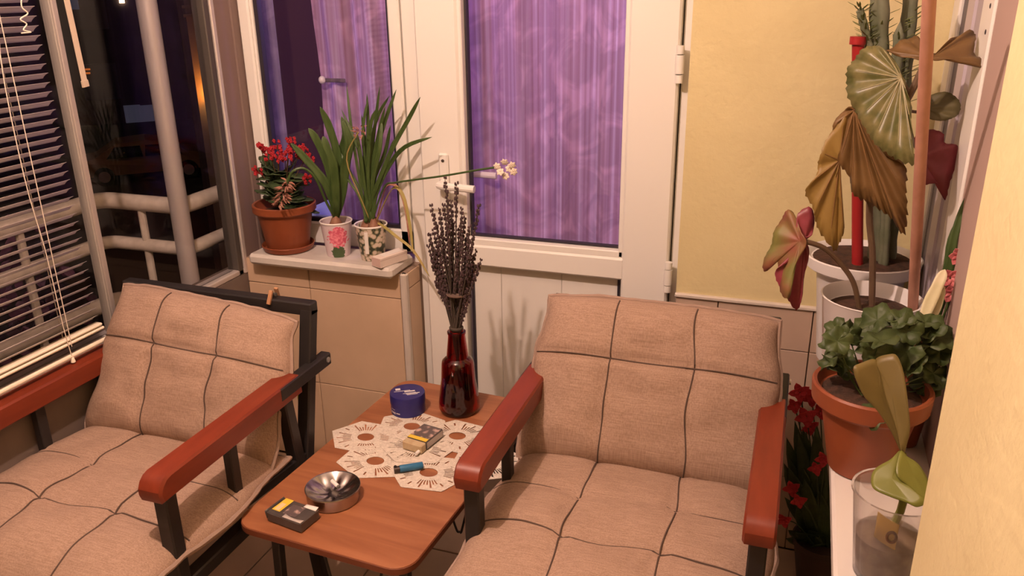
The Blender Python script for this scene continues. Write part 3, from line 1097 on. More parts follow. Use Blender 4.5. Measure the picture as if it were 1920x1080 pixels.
# round tin
tin_blue = mat('tin_blue', (0.020, 0.018, 0.12), 0.35, col2=(0.026, 0.022, 0.15), nscale=8)
ink = mat('white_ink', (0.72, 0.68, 0.66), 0.5)
tcn = Vector((-0.855 * S, 1.632 * S, TZ))
tn = thing('round_tin', tcn, 'dark blue round tin with white printed lines on its lid beside the red bottle', 'tin')
tn.scale = (S, S, S)
MB().lathe([(0.041, 0.0), (0.0425, 0.002), (0.0425, 0.027)], 40, tcn).build('tin_body', tin_blue, tn, tcn)
lid = MB().lathe([(0.0435, 0.0272), (0.0437, 0.05), (0.0425, 0.0525), (0.038, 0.053)], 40, tcn).build('lid', tin_blue, tn, tcn)
dA = Vector((0.83, 0.56, 0))
dB = Vector((-0.56, 0.83, 0))
for (u, v, lu, lv) in ((-0.021, 0.017, 0.012, 0.010), (-0.012, 0.006, 0.040, 0.0018), (0.006, 0.000, 0.026, 0.005), (0.004, -0.009, 0.032, 0.0016), (0.012, -0.013, 0.034, 0.0028), (0.010, -0.018, 0.026, 0.0022)):
    c = tcn + dA * u + dB * v
    mtx = Matrix((dA, dB, Vector((0, 0, 1)))).transposed().to_4x4()
    mtx.translation = c + Vector((0, 0, 0.053))
    MB().box((-lu / 2, -lv / 2, 0), (lu / 2, lv / 2, 0.0003), mtx).build('printed_line', ink, lid, tcn, smooth=False)
for (a0, a1, z0, z1) in ((212, 222, 0.002, 0.014), (226, 248, 0.0185, 0.0195), (228, 233, 0.008, 0.013), (236, 241, 0.008, 0.013), (244, 249, 0.008, 0.013), (253, 268, 0.010, 0.0125)):
    def fnp(u, v):
        a = R(a0 + (a1 - a0) * u)
        return tcn + Vector((0.0428 * math.cos(a), 0.0428 * math.sin(a), z0 + (z1 - z0) * v))
    MB().grid(fnp, 4, 1).build('printed_mark', ink, tn, tcn)

# red bottle
bc = Vector((-0.735 * S, 1.675 * S, TZ))
bt = thing('red_bottle', bc, 'deep red glass bottle half full of dark liquid holding lavender', 'bottle')
bt.scale = (S, S, S)
rg = mat('red_glass', (0.40, 0.012, 0.016), 0.06, trans=1.0, ior=1.45, coat=0.3)
bprof = [(0.039, 0.0), (0.044, 0.004), (0.0465, 0.012), (0.0458, 0.03), (0.0385, 0.085), (0.0362, 0.128), (0.0345, 0.136), (0.029, 0.142), (0.0245, 0.146), (0.0190, 0.20), (0.0188, 0.206), (0.0205, 0.208), (0.0205, 0.213), (0.0185, 0.214)]
inner = [(r_ - 0.0025, max(z, 0.004)) for r_, z in bprof[1:]][::-1]
MB().lathe([(r_ * 1.1, z) for r_, z in bprof] + [(0.016, 0.214), (0.0165, 0.20), (0.022, 0.146), (0.031, 0.137), (0.0335, 0.128), (0.036, 0.085), (0.040, 0.03), (0.040, 0.012), (0.036, 0.004)], 40, bc).build('bottle_glass', rg, bt, bc)
MB().lathe([(0.036, 0.0045), (0.0395, 0.012), (0.0395, 0.03), (0.0362, 0.072), (0.0355, 0.086), (0.001, 0.086)], 32, bc).build('liquid', mat('dark_liquid', (0.012, 0.002, 0.003), 0.2), bt, bc)

# lavender bunch
lv_stem = mat('lavender_stem', (0.055, 0.04, 0.03), 0.8)
lv_head = mat('lavender_bud', (0.050, 0.028, 0.032), 0.85, col2=(0.085, 0.05, 0.055), nscale=90)
lz = bc + Vector((0, 0, 0.006))
lav = thing('lavender_bunch', bc + Vector((0, 0, 0.1)), 'bunch of dried dark lavender stalks tied and standing in the red bottle', 'dried flowers')
lo_ = lav.location
tops = []
for (px_, py_) in ((834, 332), (856, 345), (808, 385), (815, 410), (824, 392), (832, 385), (840, 398), (846, 378), (866, 392), (872, 408), (880, 425), (888, 440), (893, 470), (898, 385), (805, 440), (803, 462), (812, 430), (850, 420), (860, 430), (828, 430), (838, 440), (868, 450), (878, 465), (886, 480), (820, 460), (810, 490), (818, 500), (893, 500), (902, 488), (874, 500), (848, 470), (832, 480), (840, 500), (858, 490), (866, 510), (825, 510), (882, 520), (815, 470), (806, 450), (876, 440), (844, 450), (856, 460)):
    tops.append((px_, py_, 1.675 * S + jit(0.03)))
for k in range(26):
    tops.append((random.uniform(815, 892), random.uniform(500, 560), 1.675 * S + jit(0.02)))
for i, (px_, py_, yy) in enumerate(tops):
    tip = atY(px_, py_, yy)
    a = 2 * PI * i * 0.618
    nk = bc + Vector((0.012 * math.cos(a), 0.012 * math.sin(a), 0.214 * S))
    ft = bc + Vector((-0.012 * math.cos(a), -0.012 * math.sin(a), 0.095))
    mid = nk.lerp(tip, 0.5) + Vector((jit(0.004), jit(0.004), 0.004))
    path = smooth_path([ft, nk, mid, tip], 4)
    sp = MB().tube(path, [0.0019] * (len(path) - 1) + [0.0005], 5).build('stalk', lv_stem, lav, lo_)
    hb = MB()
    L = (tip - nk).length
    hl = min(L * random.uniform(0.5, 0.75), 0.125)
    d = (tip - mid).normalized()
    for k in range(11):
        s_ = k / 10
        if 0.10 < s_ < 0.2 and i % 2:
            continue
        p = tip - d * (hl * s_)
        for q_ in range(3 if s_ < 0.8 else 2):
            an = q_ * 2.1 + k * 1.1
            rr2 = (0.0021 + 0.0011 * math.sin(PI * min(1, s_ + .2))) * random.uniform(0.75, 1.25)
            sd = d.orthogonal().normalized()
            un = d.cross(sd)
            hb.blob(p + (sd * math.cos(an) + un * math.sin(an)) * rr2 * 1.1 + d * jit(0.003), rr2 * 0.9, rr2 * 0.9, rr2 * 1.6, 5, 3)
    hb.build('flower_spike', lv_head, sp, lo_)
MB().lathe([(0.0165, -0.004), (0.0195, 0.0), (0.0195, 0.004), (0.0160, 0.006)], 16, bc + Vector((0, 0, 0.220 * S))).build('tie_band', lv_stem, lav, lo_)
MB().lathe([(0.0265, -0.003), (0.030, 0.0), (0.0295, 0.003)], 16, atY(857, 551, 1.675 * S)).build('twine', mat('twine', (0.14, 0.09, 0.07), 0.9), lav, lo_)

# ashtray
ac = Vector((-0.838 * S, 1.245 * S, TZ + 0.0005))
ash = thing('ashtray', ac, 'round shiny steel ashtray with pressed flutes near the table front', 'ashtray')
ash.scale = (S, S, S)
steel = mat('steel', (0.42, 0.39, 0.37), 0.22, metal=1.0)
MB().lathe([(0.052, 0.0), (0.054, 0.002), (0.0555, 0.026), (0.057, 0.0285), (0.0565, 0.030), (0.0545, 0.0295)], 48, ac, cap=False).build('rim_wall', steel, ash, ac)
def ashfn(u, v):
    a = 2 * PI * u
    r_ = 0.0545 * (1 - v) + 0.012 * v
    z = 0.0293 - 0.018 * math.sin(v * PI / 2) + 0.0018 * math.cos(a * 8) * math.sin(v * PI)
    return ac + Vector((r_ * math.cos(a), r_ * math.sin(a), z))
MB().grid(ashfn, 64, 8, closed_u=True).lathe([(0.0125, 0.0105), (0.012, 0.0113), (0.001, 0.0113)], 20, ac).build('fluted_bowl', steel, ash, ac)
bp0 = ac + Vector((-0.012, 0.012, 0.0235)) * S
bt1 = thing('cigarette_butt', bp0, 'white cigarette butt lying in the steel ashtray', 'cigarette')
bt1.scale = (S, S, S)
MB().tube([bp0 + Vector((-0.003, 0.010, 0.002)), bp0 + Vector((0.017, 0.0, -0.001))], 0.004, 10).build('filter', paper_white, bt1, bp0)
MB().tube([bp0 + Vector((0.017, 0.0, -0.001)), bp0 + Vector((0.021, -0.002, -0.0016))], [0.004, 0.0034], 10).build('ash_end', mat('ash', (0.12, 0.11, 0.10), 0.95), bt1, bp0)

# cigarette packs
pk_dark = mat('pack_dark', (0.05, 0.042, 0.04), 0.3, col2=(0.085, 0.07, 0.065), nscale=25)
pk_yel = mat('pack_yellow', (0.72, 0.50, 0.05), 0.4)
pk_photo = mat('pack_photo', (0.10, 0.075, 0.075), 0.35, col2=(0.55, 0.38, 0.33), nscale=60, contrast=(0.45, 0.62))
pk_silver = mat('pack_silver', (0.45, 0.40, 0.37), 0.35)


def pack(loc, rz, label, variant):
    t = thing('cigarette_pack', loc, label, 'cigarette pack', rz=rz)
    t.scale = (S, S, S)
    L, W, Hh = 0.088, 0.055, 0.022
    b = MB()
    if variant == 0:
        b.box((-L / 2, -W / 2, 0), (L / 2, W / 2, Hh), c=0.0022)
    else:
        b.box((-L / 2 + 0.020, -W / 2, 0), (L / 2, W / 2, Hh), c=0.0022)
    b.build('pack_box', pk_dark, t)
    z = Hh
    if variant == 0:
        MB().box((-L / 2 + 0.004, -W / 2 + 0.012, z), (-L / 2 + 0.024, W / 2 - 0.002, z + 0.0003)).build('yellow_print', pk_yel, t, smooth=False)
        MB().box((-L / 2 + 0.008, -W / 2 + 0.014, z + 0.0003), (-L / 2 + 0.019, W / 2 - 0.018, z + 0.0006)).build('warning_print', mat('pack_cream', (0.7, 0.52, 0.3), 0.5), t, smooth=False)
        MB().box((-0.012, -W / 2 + 0.012, z), (0.020, W / 2 - 0.012, z + 0.0003)).build('photo_print', pk_photo, t, smooth=False)
        MB().grid(lambda u, v: (-0.004 + 0.047 * u, -W / 2 + 0.001 + 0.011 * v * (1 - 0.4 * math.sin(u * 3)), z + 0.0005), 6, 2).build('torn_foil', pk_silver, t, solid=0.0004)
        MB().grid(lambda u, v: (0.012 + 0.031 * u, W / 2 - 0.010 + 0.010 * v, z + 0.0006 + 0.003 * v * u), 5, 2).build('torn_foil', paper_white, t, solid=0.0004)
        MB().grid(lambda u, v: (-L / 2 - 0.004 * v, -W / 2 + W * u, Hh * 0.3 + 0.016 * v), 4, 3).build('open_flap', pk_dark, t, solid=0.0008)
    else:
        MB().box((-L / 2, -W / 2 + 0.001, 0.0), (-L / 2 + 0.0195, W / 2 - 0.001, Hh - 0.001), c=0.002).build('flip_lid', mat('pack_tan', (0.42, 0.30, 0.17), 0.45, col2=(0.5, 0.4, 0.25), nscale=50), t)
        MB().box((-L / 2 + 0.020, -W / 2 + 0.002, z), (-L / 2 + 0.032, W / 2 - 0.002, z + 0.0003)).build('yellow_print', pk_yel, t, smooth=False)
        MB().box((-L / 2 + 0.033, -W / 2 + 0.002, z), (L / 2 - 0.006, W / 2 - 0.002, z + 0.0003)).build('photo_print', pk_photo, t, smooth=False)
        MB().box((-L / 2 + 0.022, -W / 2 - 0.0003, 0.004), (L / 2 - 0.004, -W / 2, Hh - 0.003)).build('side_print', pk_silver, t, smooth=False)
        MB().tube([(-L / 2 - 0.012, -W / 2 + 0.008, 0.006), (-L / 2 + 0.006, -W / 2 + 0.008, 0.007)], 0.004, 10).build('cigarette_tip', paper_white, t)
    return t


pack((-0.876 * S, 1.156 * S, TZ + 0.0008), R(-9), 'dark cigarette pack with yellow label and torn foil lying beside the ashtray', 0)
pack((-0.752 * S, 1.497 * S, TZ + 0.0045), R(80), 'cigarette pack with yellow band lying on the lace doily', 1)
# lighter
la = Vector((-0.760 * S, 1.366 * S, TZ + 0.0115))
lbv = Vector((-0.708 * S, 1.402 * S, TZ + 0.0115))
lt = thing('lighter', (la + lbv) / 2 - Vector((0, 0, 0.009)), 'teal blue plastic lighter lying on the lace doily', 'lighter')
l0 = lt.location
dv = (lbv - la).normalized()
MB().tube([la + dv * 0.014, la + dv * 0.0145, lbv - dv * 0.001, lbv], [0.0085, 0.0092, 0.0092, 0.0085], 14).build('body', mat('lighter_blue', (0.03, 0.14, 0.27), 0.3), lt, l0)
MB().tube([la, la + dv * 0.0138], 0.0082, 12).build('metal_hood', mat('hood_dark', (0.07, 0.055, 0.05), 0.35, metal=0.7), lt, l0)
sdv = Vector((-dv.y, dv.x, 0))
MB().tube([la + dv * 0.004 + Vector((0, 0, 0.006)) - sdv * 0.004, la + dv * 0.004 + Vector((0, 0, 0.006)) + sdv * 0.004], 0.0042, 12).build('spark_wheel', black_metal, lt, l0)

# ------------------------------------------------------------------ pots on the marble sill
flower_red = mat('flower_red', (0.50, 0.022, 0.035), 0.6, col2=(0.34, 0.014, 0.02), nscale=40)
# kalanchoe
kc = Vector((-1.575, 2.232, zs1))
kal = thing('potted_kalanchoe', kc, 'terracotta pot of dark green kalanchoe with clusters of red flowers', 'potted plant')
MB().lathe([(0.072, 0.0), (0.080, 0.004), (0.086, 0.020), (0.084, 0.022), (0.078, 0.008), (0.001, 0.006)], 40, kc).build('saucer', terracotta, kal, kc)
MB().lathe([(0.062, 0.008), (0.068, 0.010), (0.088, 0.125), (0.089, 0.130), (0.098, 0.131), (0.102, 0.136), (0.102, 0.156), (0.099, 0.159), (0.094, 0.157), (0.088, 0.130), (0.080, 0.120), (0.001, 0.119)], 44, kc).build('pot', terracotta, kal, kc)
MB().lathe([(0.084, 0.126), (0.05, 0.134), (0.001, 0.138)], 24, kc).build('soil', soil, kal, kc)
random.seed(21)
for k in range(96):
    a = 2 * PI * k * 0.618 + jit(0.3)
    el = random.uniform(0.05, 1.35)
    r0 = random.uniform(0.005, 0.03)
    L = random.uniform(0.06, 0.105)
    z0 = random.uniform(0.14, 0.27)
    st_ = kc + Vector((r0 * math.cos(a), r0 * math.sin(a) * 0.6, z0))
    dr = Vector((math.cos(a) * math.cos(el), math.sin(a) * math.cos(el) * 0.62, math.sin(el)))
    pts = [st_ + dr * (L * t) + Vector((0, 0, -0.03 * t * t)) for t in (0, .25, .5, .75, 1)]
    sd = dr.cross(Vector((0, 0, 1))).normalized()
    MB().blade(pts, 0.029, sd, 0.2, prof=lambda v: math.sin(PI * min(1, 0.05 + v * 0.93)) ** 0.6 * (1 + 0.08 * math.sin(v * 22))).build('leaf', leaf_dark, kal, kc, solid=0.0015)
clusters = [(487, 272, 2.19), (520, 270, 2.2), (508, 292, 2.18), (545, 266, 2.2), (535, 285, 2.18), (565, 278, 2.2), (575, 296, 2.2), (482, 318, 2.17), (523, 298, 2.17), (500, 280, 2.22), (556, 290, 2.22), (574, 336, 2.19), (541, 293, 2.18)]
stem_red = mat('stem_reddish', (0.09, 0.05, 0.025), 0.7)
for (px_, py_, yy) in clusters:
    c = atY(px_, py_, yy)
    b0_ = kc + Vector((jit(0.02), jit(0.02), 0.15))
    sm_ = MB().tube(smooth_path([b0_, b0_.lerp(c, 0.55) + Vector((0, 0, 0.012)), c], 4), 0.0016, 5).build('flower_stem', stem_red, kal, kc)
    fb = MB()
    for q_ in range(11):
        p = c + Vector((jit(0.019), jit(0.014), jit(0.013)))
        for pe in range(4):
            an = pe * PI / 2 + q_
            pd = Vector((math.cos(an), -0.25, math.sin(an)))
            fb.blade([p, p + pd * 0.0035, p + pd * 0.0066], 0.0032, Vector((-math.sin(an), 0, math.cos(an))), 0.1, n=1)
        fb.blob(p + Vector((0, 0.003, -0.004)), 0.0022, 0.0022, 0.005, 5, 3)
    fb.build('flower_cluster', flower_red, sm_, kc, solid=0.0006)


def cup_mat(name, kind, ang):
    m = bpy.data.materials.new(name)
    m.use_nodes = True
    nt = m.node_tree
    b = nt.nodes['Principled BSDF']
    b.inputs['Roughness'].default_value = 0.4
    tc = nt.nodes.new('ShaderNodeTexCoord')
    if kind == 'hyacinth':
        # printed flower: pink ruffled ellipse over a dark green foot, on lilac-white paper
        def ell(cx, cz, rx, rz, nz):
            mp = nt.nodes.new('ShaderNodeMapping')
            mp.inputs['Rotation'].default_value = (0, 0, -ang)
            nt.links.new(tc.outputs['Object'], mp.inputs[0])
            ns_ = nt.nodes.new('ShaderNodeTexNoise')
            ns_.inputs['Scale'].default_value = 120
            nt.links.new(tc.outputs['Object'], ns_.inputs['Vector'])
            sx = nt.nodes.new('ShaderNodeSeparateXYZ')
            nt.links.new(mp.outputs[0], sx.inputs[0])

            def mth(op, a, bb):
                q = nt.nodes.new('ShaderNodeMath')
                q.operation = op
                for i_, v_ in enumerate((a, bb)):
                    if isinstance(v_, (int, float)):
                        q.inputs[i_].default_value = v_
                    else:
                        nt.links.new(v_, q.inputs[i_])
                return q.outputs[0]
            dx = mth('DIVIDE', mth('SUBTRACT', sx.outputs['X'], cx), rx)
            dz = mth('DIVIDE', mth('SUBTRACT', sx.outputs['Z'], cz), rz)
            d2 = mth('ADD', mth('MULTIPLY', dx, dx), mth('MULTIPLY', dz, dz))
            d2 = mth('ADD', d2, mth('MULTIPLY', mth('SUBTRACT', ns_.outputs['Fac'], 0.5), nz))
            front = mth('LESS_THAN', sx.outputs['Y'], 0.0)
            return mth('MULTIPLY', mth('LESS_THAN', d2, 1.0), front), ns_.outputs['Fac']
        f1, nf = ell(0.002, 0.070, 0.030, 0.034, 2.2)
        f2, _ = ell(0.0, 0.018, 0.020, 0.026, 1.6)
        pr = nt.nodes.new('ShaderNodeValToRGB')
        pr.color_ramp.elements[0].position = 0.4
        pr.color_ramp.elements[1].position = 0.62
        pr.color_ramp.elements[0].color = (0.62, 0.10, 0.17, 1)
        pr.color_ramp.elements[1].color = (0.85, 0.30, 0.36, 1)
        nt.links.new(nf, pr.inputs[0])
        m1 = nt.nodes.new('ShaderNodeMixRGB')
        m1.inputs[1].default_value = (0.66, 0.55, 0.58, 1)
        m1.inputs[2].default_value = (0.06, 0.10, 0.04, 1)
        nt.links.new(f2, m1.inputs[0])
        m2 = nt.nodes.new('ShaderNodeMixRGB')
        nt.links.new(f1, m2.inputs[0])
        nt.links.new(m1.outputs[0], m2.inputs[1])
        nt.links.new(pr.outputs[0], m2.inputs[2])
        nt.links.new(m2.outputs[0], b.inputs['Base Color'])
    else:
        vo = nt.nodes.new('ShaderNodeTexVoronoi')
        vo.inputs['Scale'].default_value = 75
        nt.links.new(tc.outputs['Object'], vo.inputs['Vector'])
        rp = nt.nodes.new('ShaderNodeValToRGB')
        rp.color_ramp.elements[0].position = 0.42
        rp.color_ramp.elements[0].color = (0.60, 0.50, 0.42, 1)
        rp.color_ramp.elements[1].position = 0.72
        rp.color_ramp.elements[1].color = (0.04, 0.05, 0.03, 1)
        e = rp.color_ramp.elements.new(0.56)
        e.color = (0.34, 0.30, 0.18, 1)
        nt.links.new(vo.outputs['Distance'], rp.inputs[0])
        nt.links.new(rp.outputs[0], b.inputs['Base Color'])
    return m


def paper_cup(root, c, m, bulbs):
    MB().lathe([(0.034, 0.0), (0.037, 0.001), (0.0505, 0.112), (0.0485, 0.112), (0.046, 0.090), (0.001, 0.089)], 40, c).build('paper_cup', m, root, c)
    MB().lathe([(0.0500, 0.110), (0.0525, 0.112), (0.0525, 0.115), (0.0505, 0.1165), (0.0480, 0.114), (0.0485, 0.110), (0.0500, 0.110)], 40, c, cap=False).build('rolled_rim', paper_white, root, c)
    MB().lathe([(0.046, 0.092), (0.03, 0.098), (0.001, 0.1)], 24, c).build('soil', soil, root, c)
    for (dx, dy_, r_) in bulbs:
        MB().lathe([(r_ * 0.5, -r_ * 0.9), (r_, -r_ * 0.3), (r_ * 0.95, 0.1 * r_), (r_ * 0.55, r_ * 0.9), (r_ * 0.3, r_ * 1.5)], 14, c + Vector((dx, dy_, 0.103))).build('bulb', bulb_mat, root, c)


facing = math.atan2(-2.24, 1.35) + PI / 2
# hyacinth cup
c1 = Vector((-1.382, 2.225, zs1))
hy = thing('potted_hyacinth', c1, 'broad leafed hyacinth with wilted drooping bloom in a cup printed with pink flower', 'potted plant')
paper_cup(hy, c1, cup_mat('hyacinth_cup_print', 'hyacinth', facing), [(0.0, 0, 0.022)])


def px_blade(root, org, pxs, ys, w_, m, name='leaf', fold=0.25, prof=None, start=None):
    pts = [atY(a, b, y) for (a, b), y in zip(pxs, ys)]
    if start is not None:
        pts = [start] + pts
    pts = smooth_path(pts, 4)
    vd = (pts[len(pts) // 2] - CAM).normalized()
    d = (pts[-1] - pts[0]).normalized()
    sd = d.cross(vd).normalized()
    pf = prof or (lambda v: (0.55 + 0.45 * math.sin(PI * min(v * 1.2, 0.75))) * (1 - max(0, (v - 0.75) / 0.25) ** 2.2) + 0.02)
    return MB().blade(pts, w_, sd, fold, prof=pf).build(name, m, root, org, solid=0.0014)


base1 = c1 + Vector((0, 0, 0.118))
for pxs, ys, w_ in (([(628, 380), (618, 320), (595, 265), (578, 240)], [2.22, 2.21, 2.19, 2.18], 0.013),
                    ([(634, 370), (634, 300), (618, 240), (600, 200)], [2.23, 2.23, 2.22, 2.2], 0.013),
                    ([(640, 370), (648, 310), (655, 270), (642, 225)], [2.22, 2.21, 2.2, 2.2], 0.014),
                    ([(636, 370), (640, 290), (648, 250), (640, 218)], [2.24, 2.25, 2.25, 2.25], 0.012),
                    ([(625, 380), (608, 340), (575, 300), (545, 268)], [2.21, 2.19, 2.17, 2.15], 0.013),
                    ([(630, 380), (625, 310), (612, 275), (606, 255)], [2.2, 2.18, 2.17, 2.17], 0.013)):
    px_blade(hy, c1, pxs, ys, w_, leaf_blade, start=base1)
stalk = smooth_path([base1, atY(610, 375, 2.2), atY(592, 335, 2.17), atY(570, 316, 2.15), atY(548, 322, 2.13), atY(537, 345, 2.12)], 5)
sk_ = MB().tube(stalk, 0.0042, 8).build('flower_stalk', leaf_blade, hy, c1)
wilt = mat('wilted_bloom', (0.30, 0.12, 0.085), 0.85, col2=(0.42, 0.22, 0.16), nscale=60)
wb_ = MB()
random.seed(5)
for k in range(70):
    t = random.random()
    p = atY(540 - 18 * t, 340 + 45 * t, 2.12)
    rr2 = 0.010 + 0.014 * math.sin(PI * min(1, t * 0.8 + 0.15))
    a = random.uniform(0, 2 * PI)
    off = Vector((math.cos(a) * rr2, math.sin(a) * rr2 * 0.8, jit(0.012)))
    dd = (off + Vector((0, 0, -0.01))).normalized()
    wb_.blade([p + off * 0.3, p + off * 0.8, p + off + dd * 0.012], 0.0028, dd.orthogonal(), 0.3, n=1)
wb_.build('wilted_bloom', wilt, sk_, c1, solid=0.0006)

# narcissus cup
c2 = Vector((-1.255, 2.222, zs1))
na = thing('potted_narcissus', c2, 'narcissus with long thin leaves and a white flower head in a pale flowered cup', 'potted plant')
paper_cup(na, c2, cup_mat('narcissus_cup_print', 'narcissus', facing), [(-0.018, 0.006, 0.020), (0.016, -0.008, 0.022), (0.006, 0.022, 0.018)])
MB().box((c2.x + 0.002, c2.y - 0.0492, c2.z + 0.03), (c2.x + 0.014, c2.y - 0.0465, c2.z + 0.10), Matrix.Identity(4)).build('printed_panel', paper_white, na, c2, smooth=False)
base2 = c2 + Vector((0, 0, 0.12))
NL = [([(678, 360), (660, 250), (650, 160)], 0.0042), ([(685, 340), (690, 250), (688, 175)], 0.005), ([(690, 350), (700, 260), (712, 162)], 0.005), ([(695, 350), (715, 250), (743, 168)], 0.006),
      ([(702, 360), (735, 280), (765, 225), (788, 182)], 0.0065), ([(705, 365), (730, 310), (760, 275), (810, 257)], 0.0065), ([(680, 340), (672, 280), (640, 205)], 0.005), ([(676, 360), (655, 320), (632, 275)], 0.004),
      ([(690, 330), (694, 240), (705, 205)], 0.0055), ([(697, 330), (708, 260), (722, 200)], 0.0055), ([(688, 330), (680, 250), (690, 185)], 0.0045), ([(700, 345), (722, 285), (732, 235)], 0.0055),
      ([(684, 350), (676, 290), (668, 245)], 0.005), ([(692, 345), (700, 285), (695, 230)], 0.006), ([(706, 350), (726, 300), (738, 262)], 0.005), ([(674, 370), (652, 335), (640, 305)], 0.0035),
      ([(699, 340), (712, 280), (716, 225)], 0.006), ([(682, 335), (684, 270), (678, 215)], 0.005), ([(694, 320), (704, 230), (730, 180)], 0.005)]
random.seed(9)
for i, (pxs, w_) in enumerate(NL):
    y0 = 2.222 + jit(0.02)
    far = 0.0 if i not in (4, 5) else -0.03
    ys = [y0 + (far + jit(0.02)) * (k / (len(pxs) - 1)) for k in range(len(pxs))]
    px_blade(na, c2, pxs, ys, w_, leaf_blade, start=base2 + Vector((jit(0.018), jit(0.012), 0)), prof=lambda v: (0.75 + 0.25 * math.sin(PI * v)) * (1 - max(0, (v - 0.8) / 0.2) ** 2) + 0.03)
# flowering stem
fs_ = smooth_path([base2 + Vector((0.01, -0.01, 0)), atY(720, 352, 2.19), atY(745, 342, 2.17), atY(830, 330, 2.13), atY(900, 318, 2.10), atY(928, 314, 2.09)], 6)
fst = MB().tube(fs_, 0.003, 7).build('flower_stalk', leaf_blade, na, c2)
petal = mat('white_petal', (0.80, 0.70, 0.58), 0.6)
random.seed(3)
for (px_, py_) in ((932, 312), (946, 304), (960, 310), (963, 322), (948, 330), (938, 322), (955, 316)):
    c = atY(px_, py_, 2.085 + jit(0.008))
    fb = MB()
    nrm = Vector((jit(0.6), -1, jit(0.6))).normalized()
    sx_ = nrm.orthogonal().normalized()
    sy_ = nrm.cross(sx_)
    for pe in range(6):
        an = pe * PI / 3
        pd = sx_ * math.cos(an) + sy_ * math.sin(an)
        fb.blade([c, c + pd * 0.006 + nrm * 0.001, c + pd * 0.012 - nrm * 0.001], 0.0042, nrm.cross(pd), 0.15, n=1)
    fb.lathe([(0.0008, 0), (0.002, 0.002)], 8, c)
    fb.build('blossom', petal, fst, c2, solid=0.0005)
# dried flower stems and yellowed leaves
dry = smooth_path([base2, atY(680, 380, 2.2), atY(650, 300, 2.18), atY(672, 248, 2.16)], 5)
dst = MB().tube(dry, 0.002, 6).build('dry_stalk', leaf_pale, na, c2)
db = MB()
random.seed(12)
for k in range(16):
    p = atY(675 + random.uniform(-12, 10), 246 + random.uniform(-12, 12), 2.16 + jit(0.01))
    db.blade([p, p + Vector((jit(.006), jit(.006), 0.004)), p + Vector((jit(.012), jit(.01), jit(0.012)))], 0.002, Vector((1, 0.3, 0)), 0.3, n=1)
db.build('dry_bloom', wilt, dst, c2, solid=0.0005)
for pxs, ys, w_, m_ in (([(735, 355), (755, 365), (768, 420), (775, 478)], [2.2, 2.19, 2.18, 2.17], 0.005, leaf_pale),
                        ([(720, 425), (745, 445), (775, 470), (806, 520)], [2.2, 2.18, 2.17, 2.165], 0.0045, leaf_pale),
                        ([(725, 350), (748, 355), (762, 400), (768, 460)], [2.2, 2.2, 2.19, 2.18], 0.0045, wilt)):
    px_blade(na, c2, pxs, ys, w_, m_, name='withered_leaf', start=base2 + Vector((0.02, 0, 0.0)))

# small white box on the sill
bq0 = atZ(700, 508, zs1)
bq1 = atZ(768, 484, zs1)
bxp = (bq0 + bq1) / 2 + Vector((-0.012, 0.012, 0))
bx = thing('small_box', (bxp.x, bxp.y, zs1), 'small flat white cardboard box lying on the sill beside the flowered cup', 'box', rz=math.atan2(bq1.y - bq0.y, bq1.x - bq0.x))
cb = mat('white_card', (0.72, 0.62, 0.56), 0.6)
MB().box((-0.058, -0.020, 0.0005), (0.058, 0.020, 0.032), c=0.0015).build('carton', cb, bx)
MB().box((-0.0586, -0.0195, 0.004), (-0.058, 0.0195, 0.031)).build('end_flap', mat('card_pink', (0.62, 0.45, 0.40), 0.6), bx, smooth=False)
MB().box((-0.058, -0.0203, 0.0235), (0.058, -0.020, 0.0245)).build('lid_crease', mat('card_crease', (0.42, 0.28, 0.24), 0.7), bx, smooth=False)
MB().box((-0.035, -0.012, 0.032), (0.052, 0.014, 0.0328)).build('paper_slip', paper_white, bx, smooth=False)

# ------------------------------------------------------------------ right side: sill, window, plants
SZ = CAM_H - 0.90
rs = MB().box((0.1215, 1.041, SZ - 0.035), (XR + 0.011, YW - 0.001, SZ), c=0.006).build('window_sill_right', mat('sill_white', (0.70, 0.66, 0.62), 0.35))
tag(rs, 'long white plant sill along the right wall', 'sill', kind='structure')
w3 = thing('window_3', (XR, 1.85, SZ), 'side window with white frame and violet glow coloured into its panes beside the tall plants', 'window', kind='structure')
wo = w3.location
MB().box((XR - 0.004, 2.112, SZ), (XR + 0.06, YW, ZC), c=0.004).build('outer_frame', white_pvc, w3, wo)
MB().box((XR + 0.004, 2.02, SZ), (XR + 0.05, 2.112, ZC), c=0.002).build('gasket', mat('gasket_blue', (0.06, 0.05, 0.09), 0.4), w3, wo)
MB().box((XR - 0.002, 1.93, SZ), (XR + 0.05, 2.02, ZC), c=0.006).build('lilac_glass', mat('violet_light_tint', (0.50, 0.44, 0.50), 0.35), w3, wo)  # glass zone; violet room light put into its lilac colour
MB().box((XR + 0.002, 1.835, SZ), (XR + 0.05, 1.93, ZC), c=0.006).build('lilac_glass_dim', mat('violet_light_tint_dim', (0.40, 0.35, 0.42), 0.35), w3, wo)  # dimmer part of the glass zone, violet light painted in too
MB().box((XR - 0.004, 1.722, SZ), (XR + 0.06, 1.835, ZC), c=0.004).build('inner_frame', white_pvc, w3, wo)
MB().box((XR + 0.001, 1.556, SZ), (XR + 0.06, 1.722, ZC), c=0.002).build('reveal_strip', mat('reveal_shade_brown', (0.42, 0.30, 0.26), 0.8), w3, wo)  # wall portion in shade, the shade painted as brown
for (px_, py_) in ((1857, 11), (1848, 60)):
    q = atX(px_, py_, XR - 0.004)
    MB().blob(q, 0.0015, 0.006, 0.005, 8, 4).build('screw_hole', gasket, w3, wo)


